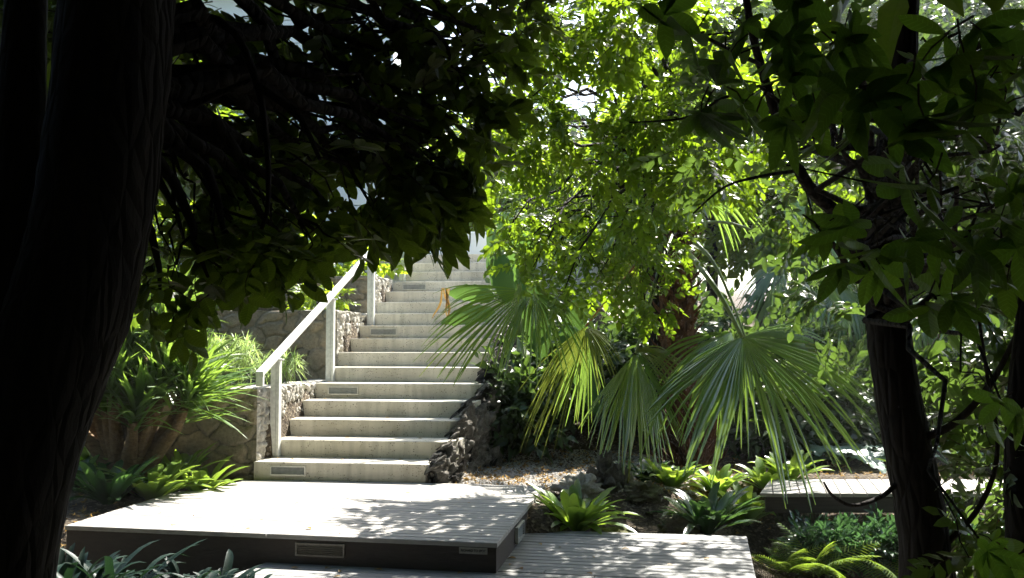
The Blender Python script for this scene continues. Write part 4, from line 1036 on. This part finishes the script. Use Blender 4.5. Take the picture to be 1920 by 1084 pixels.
# ================================================================== trees
def P3(lst, Yd): return np.array([W(a, b, (c if c else Yd)) for a, b, c in lst])
def clp(lst, dens, ex=1.):
    """(px, py, depth, rx, ry) -> world clumps with real radii"""
    out = []
    for px, py, Yd, rx, ry in lst:
        k = Yd / FPX; c = W(px, py, Yd); r_ = np.array([rx * k, max(.12, (rx + ry) / 2 * k * ex), ry * k]); out.append((c, r_, max(3, int(dens * rx * ry / 1e4))))
    return out
# --- black leaning trunk on the left, two stems
def left_tree():
    base = W(-40, 1084, 2.4); base[2] = gh(base[0], base[1])
    t = empty('leaning_tree', base, 'black leaning trunk filling the left side with a dense dark canopy', 'tree')
    m1 = MB()
    main = [base + [0, .05, -.1]] + [W(a, b, c) for a, b, c in ((-35, 1300, 2.4), (-22, 1084, 2.4), (8, 930, 2.4), (45, 800, 2.42), (88, 690, 2.44), (128, 590, 2.46), (158, 480, 2.48), (182, 360, 2.5), (200, 220, 2.52), (215, 80, 2.55), (225, -80, 2.6), (240, -400, 2.7), (270, -900, 2.8))]
    rr = [.20, .165, .150, .147, .146, .146, .148, .146, .146, .146, .148, .148, .13, .09]
    pts = bend(main, 60); m1.tube(pts, np.interp(np.linspace(0, 1, 60), np.linspace(0, 1, len(rr)), rr), 24, rough=.02)
    sec = bend([W(-15, 1000, 2.45), W(0, 850, 2.6), W(25, 620, 2.75), (W(38, 400, 2.8)), W(42, 200, 2.85), W(48, 0, 2.9), W(55, -400, 3.0)], 30)
    m1.tube(sec, np.linspace(.09, .055, 30), 14, rough=.03)
    m1.build('trunk', M['bark'], t, True)
    near = clp([(360, 60, 3.2, 130, 90), (500, 40, 3.4, 150, 90), (650, 70, 3.6, 120, 90), (760, 60, 3.8, 60, 80), (345, 190, 3.2, 90, 100), (470, 180, 3.4, 130, 110), (610, 200, 3.6, 130, 110),
                (730, 230, 3.8, 110, 90), (840, 270, 4.0, 90, 100), (790, 150, 3.9, 80, 70), (880, 170, 4.0, 60, 60), (850, 100, 3.9, 80, 60), (350, 330, 3.1, 90, 90), (460, 320, 3.2, 110, 90), (590, 310, 3.5, 120, 90), (720, 320, 3.8, 120, 70),
                (830, 310, 4.0, 80, 60), (345, 450, 3.0, 90, 80), (450, 430, 3.1, 100, 80), (550, 400, 3.3, 80, 60), (300, 545, 2.9, 80, 42), (390, 520, 2.9, 90, 38), (470, 485, 3.0, 80, 38), (545, 455, 3.1, 60, 34),
                (630, 405, 3.4, 50, 32), (760, 340, 3.7, 80, 40), (860, 330, 3.9, 40, 30), (690, 375, 3.6, 40, 28), (600, 440, 3.2, 45, 36), (255, 545, 2.9, 50, 36), (680, 10, 3.8, 90, 50), (800, 30, 4, 90, 40), (900, 60, 4.1, 60, 70), (930, 130, 4.2, 40, 50), (940, 20, 4.2, 60, 50), (860, 230, 4.1, 70, 50), (700, 150, 3.8, 90, 70), (960, 70, 4.4, 60, 60), (1000, 20, 4.5, 60, 50), (960, 150, 4.4, 40, 40)], 1)
    near = [(c, r_, int(max(2, r_[0] * r_[2] * (FPX / c[1]) ** 2 / 1e4 * (19 if c[0] / c[1] < -.16 else 30)))) for c, r_, n in near]
    m2 = MB(); limbs(m2, pts[44:], near, .035, .005, .05, 3)
    for pl_ in ([(330, 20), (430, 50), (480, 150), (500, 260), (503, 380), (490, 430)], [(330, 210), (400, 180), (470, 150)], [(480, 160), (560, 220), (600, 300)], [(310, 130), (390, 127), (440, 125)]):
        mb_ = MB(); mb_.tube(bend([W(a, b, 2.75) for a, b in pl_], 14), np.linspace(.014, .006, 14), 6); mb_.build('branch', M['bark'], t, True)
    m2.build('limb', M['bark'], t, True)
    mb = MB(); crown(mb, TR, near, 1.0, down=.45); crown(mb, TH, clp([(800, 385, 3.7, 28, 26), (735, 380, 3.6, 36, 24), (770, 360, 3.8, 80, 26), (860, 325, 3.9, 35, 34), (665, 385, 3.5, 36, 22)], 80), 1., down=1.6)
    m_ = mb.build('crown', [M['magnolia'], M['bark2']], t)
    over = [(np.array([U(-5, 2.2), U(-3.5, 2.8), U(3.4, 5.5)]), (1.1, 1.1, .6), 220) for _ in range(28)]  # unseen clumps added above and behind the camera to block skylight
    over += [(np.array([x_ + U(-.3, .3), y_ + U(-.3, .3), .42 * y_ + 2.5 + U(.1, .9)]), (1., 1., .55), 240) for x_ in (-3.6, -2.4, -1.2, 0) for y_ in (3.6, 4.9, 6.2)]  # layer added above the frame to keep sun off trunk and near leaves
    over += [(np.array([-U(1.9, 4.5) - .5 * yy, yy, U(.8, 3.6)]), (.9, .9, .8), 240) for yy in np.linspace(-1, 4, 12)]  # side clumps added outside the view to darken the foreground
    over += [(W(x_, y_, d_), (.3, .4, .3), 50) for x_, y_, d_ in ((10, 80, 4.6), (0, 300, 4.9), (-60, 480, 4.4), (60, 0, 5.0), (60, 180, 5.3))]
    mb = MB(); crown(mb, TB, over, 1.5, down=.3); mb.build('upper_shade_crown', [M['magnolia'], M['bark2']], t)
left_tree()
# --- slim dark tree on the right
def right_tree():
    base = W(1745, 1100, 4.2); base[2] = gh(base[0], base[1])
    t = empty('slim_tree', base, 'slim black curved trunk on the right with large dark leaves above', 'tree')
    m1 = MB()
    main = [base + [0, 0, -.1]] + [W(a, b, 4.2) for a, b in ((1742, 1180), (1735, 1040), (1722, 940), (1700, 830), (1683, 740), (1668, 640), (1661, 540), (1660, 440), (1668, 340), (1682, 240), (1690, 140), (1695, 20), (1705, -150), (1720, -500))]
    pts = bend(main, 60); m1.tube(pts, np.interp(np.linspace(0, 1, 60), [0, .15, .45, .7, 1], [.14, .105, .09, .076, .05]), 18, rough=.03)
    m1.build('trunk', M['bark'], t, True)
    m2 = MB()
    for pl_, r0 in (([(1662, 500), (1600, 420), (1545, 380), (1510, 340), (1475, 270), (1440, 170), (1410, 60), (1390, -60)], .034), ([(1690, 250), (1640, 190), (1600, 130), (1560, 20)], .02),
                    ([(1700, 830), (1780, 800), (1850, 730), (1900, 640), (1935, 540)], .02), ([(1740, 1050), (1830, 960), (1870, 850), (1850, 700), (1830, 560)], .014), ([(1682, 905), (1655, 930), (1600, 948), (1562, 930), (1545, 905)], .012),
                    ([(1690, 200), (1760, 160), (1830, 90), (1900, 60)], .018), ([(1668, 600), (1740, 560), (1800, 470), (1840, 380)], .014), ([(1500, 320), (1430, 330), (1360, 350), (1300, 400)], .009), ([(1450, 200), (1370, 180), (1290, 220), (1180, 230)], .009)):
        mb_ = MB(); mb_.tube(bend([W(a, b, 4.2 - .12 * i) for i, (a, b) in enumerate(pl_)], 18), np.linspace(r0, r0 * .35, 18), 7); mb_.build('branch', M['bark'], t, True)
    big = clp([(1320, 60, 2.3, 90, 60), (1440, 60, 2.2, 90, 60), (1560, 60, 2.1, 90, 60), (1680, 60, 2.0, 90, 70), (1800, 60, 2.1, 90, 70), (1900, 100, 2.2, 60, 90), (1340, 190, 2.4, 80, 50), (1460, 190, 2.2, 80, 60),
               (1590, 180, 2.0, 80, 60), (1720, 190, 1.9, 80, 60), (1840, 200, 2.0, 80, 70), (1500, 260, 2.2, 70, 40), (1650, 310, 2.1, 70, 50), (1750, 330, 2.0, 60, 50), (1560, 420, 2.3, 70, 50), (1670, 440, 2.1, 70, 50),
               (1770, 480, 2.1, 70, 60), (1870, 380, 2.2, 60, 70), (1620, 500, 2.3, 50, 30), (1890, 500, 2.2, 40, 50), (1755, 560, 2.2, 24, 24), (1880, 760, 2.6, 30, 40), (1850, 1030, 2.7, 50, 30)], 10)
    big = [q for q in big if not (1600 < 960 + FPX * q[0][0] / q[0][1] < 1720 and q[0][2] > 1.6)]
    limbs(m2, pts[28:], [c for c in big], .016, .003, .05, 1)
    m2.build('limb', M['bark'], t, True)
    mb = MB(); crown(mb, TW, [(c, r_, int(n * 1.15)) for c, r_, n in big], .60, down=.6, roll=.6); mb.build('crown', [M['big'], M['bark2']], t)
    mid_ = clp([(1750, 380, 4.6, 90, 90), (1850, 300, 4.8, 90, 90), (1560, 300, 5, 80, 80), (1480, 420, 5.2, 60, 70), (1820, 450, 4.6, 90, 80), (1900, 560, 4.4, 60, 90), (1780, 620, 5., 50, 70), (1850, 700, 4.8, 80, 70), (1800, 780, 4.9, 60, 50),
                (1890, 850, 4.6, 50, 80), (1820, 930, 4.8, 60, 60), (1850, 1040, 4.6, 80, 60), (1400, 120, 5, 110, 90), (1540, 110, 5, 90, 80), (1620, 230, 5, 60, 60), (1780, 180, 5, 110, 90), (1320, 300, 5.4, 60, 60), (1560, 600, 6, 50, 50), (1500, 530, 6, 50, 40), (1780, 700, 4.4, 40, 40), (1830, 860, 4.2, 50, 50), (1890, 960, 4., 50, 60), (1800, 1000, 4.3, 40, 50), (1900, 740, 4., 40, 60), (1870, 620, 4.2, 50, 50), (1760, 840, 4.5, 30, 50), (1900, 860, 3.8, 40, 60), (1820, 760, 4.3, 50, 50), (1770, 940, 4.4, 30, 50), (1860, 1050, 3.9, 50, 40), (1780, 1060, 4.1, 40, 40), (1900, 420, 4.2, 50, 60), (1790, 560, 4.4, 50, 40)], 34)
    m3 = MB(); crown(m3, TS, mid_, .95, down=.4); m3.build('lower_foliage', [M['dark'], M['bark2']], t)
    over = [(np.array([U(.5, 6), U(-3, 3.2), U(3.2, 5.4)]), (1.1, 1.1, .6), 220) for _ in range(24)]  # out-of-view leaves added overhead as a skylight blocker
    over += [(np.array([x_ + U(-.3, .3), y_ + U(-.3, .3), .42 * y_ + 2.5 + U(.1, .9)]), (1., 1., .55), 240) for x_ in (1.2, 2.4, 3.6, 4.8) for y_ in (3.6, 4.9, 6.2)]  # added above the frame to shade the near right-hand leaves
    over += [(np.array([U(1.9, 4.5) + .5 * yy, yy, U(.6, 3.2)]), (.9, .9, .8), 240) for yy in np.linspace(-1, 4.5, 12)]  # unseen side foliage added to close off light from the right
    mb = MB(); crown(mb, TB, over, 1.5, down=.3); mb.build('upper_shade_crown', [M['dark'], M['bark2']], t)
right_tree()
def edge_tree():
    b = W(1915, 1084, 3.7); b[2] = gh(b[0], b[1]); t = empty('edge_tree', b, 'thin dark upright trunk at the far right edge', 'tree')
    m1 = MB(); pts = bend([b - [0, 0, .1], W(1912, 1000, 3.7), W(1908, 800, 3.7), W(1925, 600, 3.7), W(1960, 300, 3.7), W(1980, -100, 3.7)], 24); m1.tube(pts, np.linspace(.055, .03, 24), 12, rough=.04); m1.build('trunk', M['bark'], t, True)
    cl = clp([(1900, 200, 3.9, 80, 90), (1930, 400, 3.8, 60, 90), (1950, 20, 3.9, 90, 90), (1930, 700, 3.8, 50, 70)], 14); m2 = MB(); limbs(m2, pts[10:], cl, .02); m2.build('limb', M['bark'], t, True)
    mb = MB(); crown(mb, TS, cl, 1.); mb.build('crown', [M['dark'], M['bark2']], t)
edge_tree()
# --- central tree hanging in front of the palm
def mid_tree():
    b = np.array([2.35, 8.9, 0.]); b[2] = gh(2.35, 8.9)
    b = W(1225, 870, 11.0); b[2] = gh(b[0], b[1])
    t = empty('small_leaved_tree', b, 'small-leaved green tree whose boughs hang before the palm trunk', 'tree')
    pts = bend([b - [0, 0, .1], b + [.03, -.2, 1.2], b + [0, -.5, 2.2], W(1250, 250, 9.8), W(1260, 80, 9.4), W(1270, -150, 9.2)], 24)
    m1 = MB(); m1.tube(pts, np.linspace(.10, .05, 24), 10, rough=.05); m1.build('trunk', M['bark'], t, True)
    cl = clp([(1010, 60, 7.4, 100, 70), (1130, 50, 7.4, 110, 70), (1250, 60, 7.4, 110, 80), (960, 190, 7.6, 50, 60), (1030, 280, 7.6, 80, 60), (1000, 240, 7.4, 70, 60), (1120, 290, 7.4, 90, 60), (1210, 190, 7.3, 60, 80), (1250, 260, 7.4, 80, 70), (1000, 380, 9.2, 80, 60), (1090, 380, 9.3, 90, 70), (1050, 320, 9.5, 90, 60),
              (1190, 370, 8.4, 90, 70), (1050, 455, 9.2, 90, 45), (990, 470, 9.0, 50, 40), (1150, 460, 8.8, 90, 60), (1230, 450, 8.9, 60, 60), (1120, 520, 8.8, 90, 40), (1200, 530, 8.9, 60, 50), (1210, 580, 8.9, 30, 30), (1260, 340, 8.9, 80, 60), (1270, 470, 9.1, 40, 60), (1235, 570, 9., 35, 40), (960, 300, 7.8, 50, 60), (960, 420, 8.0, 40, 50), (900, 250, 8.0, 40, 60), (1000, 440, 7.9, 60, 50), (1320, 330, 7.2, 80, 60), (1310, 180, 7.2, 80, 80), (1400, 260, 7.2, 70, 70), (1160, 110, 7.6, 70, 30), (1020, 130, 7.6, 60, 40), (1180, 250, 7.5, 60, 60), (1060, 540, 7.7, 40, 30), (1000, 500, 7.8, 40, 30), (1060, 10, 7., 130, 40), (1200, 10, 7., 130, 40), (1000, 180, 7.2, 40, 50), (1180, 60, 6.6, 100, 60), (1000, 70, 6.8, 80, 60)], 48)
    cl += clp([(1330, 200, 9.0, 110, 80), (1430, 300, 9.2, 100, 80), (1350, 330, 8.8, 80, 50), (1480, 200, 9.2, 90, 80), (1250, 130, 8.9, 90, 70), (1400, 100, 9.1, 110, 70), (1490, 400, 9.3, 70, 50), (1560, 320, 9.3, 70, 70), (1300, 90, 9.2, 90, 70)], 36)
    cl = [(c, r_, int(n * (1.9 if c[2] < 3. else 1.5))) for c, r_, n in cl]
    m2 = MB(); limbs(m2, pts[12:], cl, .03, .005, .1, 4); m2.build('limb', M['bark'], t, True)
    mb = MB(); crown(mb, TS, cl, .95, down=.35); mb.build('crown', [M['mid'], M['bark2']], t)
mid_tree()
# --- bright trees beyond
def tree(label, x, y, h, rad, z0f, n, mat, tpl, scale, nc=16, grp='sunlit trees behind the garden', tr=.12, sq=.8):
    z = gh(x, y); t = empty('tree', (x, y, z), label, 'tree', grp)
    pts = bend([(x, y, z - .2), (x + U(-.2, .2), y, z + h * .3), (x + U(-.3, .3), y, z + h * .6), (x, y, z + h * .9)], 16)
    m1 = MB(); m1.tube(pts, np.linspace(tr, tr * .25, 16), 9, rough=.06)
    cl = []
    for k in range(nc):
        q = unit(rng.normal(0, 1, 3)); c = np.array([x, y, z + h * (z0f + 1) / 2]) + q * U(.3, .8) * np.array([rad, rad * .8, h * (1 - z0f) / 2]); r_ = rad * U(.28, .45)
        cl.append((c, (r_, r_, r_ * sq), n // nc))
    limbs(m1, pts[4:], cl, tr * .4, .01, .08, 2); m1.build('trunk', M['bark2'], t, True)
    mb = MB(); crown(mb, tpl, cl, scale, down=.3); mb.build('crown', [mat, M['bark2']], t)
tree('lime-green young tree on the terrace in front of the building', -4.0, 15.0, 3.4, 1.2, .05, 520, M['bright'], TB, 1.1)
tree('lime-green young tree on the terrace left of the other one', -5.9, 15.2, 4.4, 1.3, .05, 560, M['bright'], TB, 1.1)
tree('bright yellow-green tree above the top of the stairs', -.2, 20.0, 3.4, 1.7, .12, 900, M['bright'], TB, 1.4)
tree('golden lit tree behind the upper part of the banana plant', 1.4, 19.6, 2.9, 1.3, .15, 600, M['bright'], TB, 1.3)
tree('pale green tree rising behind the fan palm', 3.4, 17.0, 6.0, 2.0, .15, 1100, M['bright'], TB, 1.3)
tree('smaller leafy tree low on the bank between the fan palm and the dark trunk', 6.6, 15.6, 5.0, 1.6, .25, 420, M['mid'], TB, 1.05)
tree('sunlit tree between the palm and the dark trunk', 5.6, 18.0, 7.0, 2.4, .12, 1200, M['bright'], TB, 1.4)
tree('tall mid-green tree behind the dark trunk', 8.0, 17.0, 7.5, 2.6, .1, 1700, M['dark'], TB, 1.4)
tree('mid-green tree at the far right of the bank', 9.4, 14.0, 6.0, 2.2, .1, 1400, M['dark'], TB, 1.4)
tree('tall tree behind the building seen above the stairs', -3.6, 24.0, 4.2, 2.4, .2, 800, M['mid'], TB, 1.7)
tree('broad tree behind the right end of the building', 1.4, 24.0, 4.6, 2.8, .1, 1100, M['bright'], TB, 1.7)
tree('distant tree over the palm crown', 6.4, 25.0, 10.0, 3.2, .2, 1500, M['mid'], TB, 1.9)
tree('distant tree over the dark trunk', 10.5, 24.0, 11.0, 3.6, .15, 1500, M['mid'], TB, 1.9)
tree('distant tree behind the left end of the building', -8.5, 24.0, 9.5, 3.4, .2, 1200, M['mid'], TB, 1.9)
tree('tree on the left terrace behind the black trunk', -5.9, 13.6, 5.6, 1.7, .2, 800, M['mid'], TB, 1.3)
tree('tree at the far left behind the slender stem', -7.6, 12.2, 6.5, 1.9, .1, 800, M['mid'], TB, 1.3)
# --- far wood closing the view, plus an added shading ring behind the camera
mb = MB(); cl = []
for k in range(70):
    a = R(U(-42, 42)); d = U(34, 48); x_, y_ = math.sin(a) * d, math.cos(a) * d
    cl.append((np.array([x_, y_, U(1.5, 10)]), (3.2, 2.5, 2.2), 130))
for k in range(80):  # unseen leaf ring added behind the camera to cut light on the near canopy
    a = R(U(70, 290)); d = U(8.5, 12); cl.append((np.array([math.sin(a) * d, math.cos(a) * d, U(0, 9)]), (2.4, 2.4, 2.), 60))
crown(mb, TB, cl, 3.2); tag(mb.build('far_wood_and_shade_ring', [M['dark'], M['bark2']]), 'far wood closing the view behind the garden, plus unseen foliage added behind the camera for shade', 'wood', kind='stuff')
# ---- air: the faint sunlit haze hanging under the trees
hz, nt, out = newmat('sunlit_haze'); g = N(nt)
pv = g('VolumePrincipled', {'Color': (.92, .97, 1.0), 'Density': .0009, 'Anisotropy': .55})
nt.links.new(pv.outputs[0], out.inputs[1])
mb = MB(); mb.box([0, 70, 7.5], (260, 320, 21), 0)
o = mb.build('haze', hz); tag(o, 'faint sunlit haze under the trees', 'haze', kind='stuff')
sc.cycles.volume_max_steps = 64; sc.cycles.volume_bounces = 0
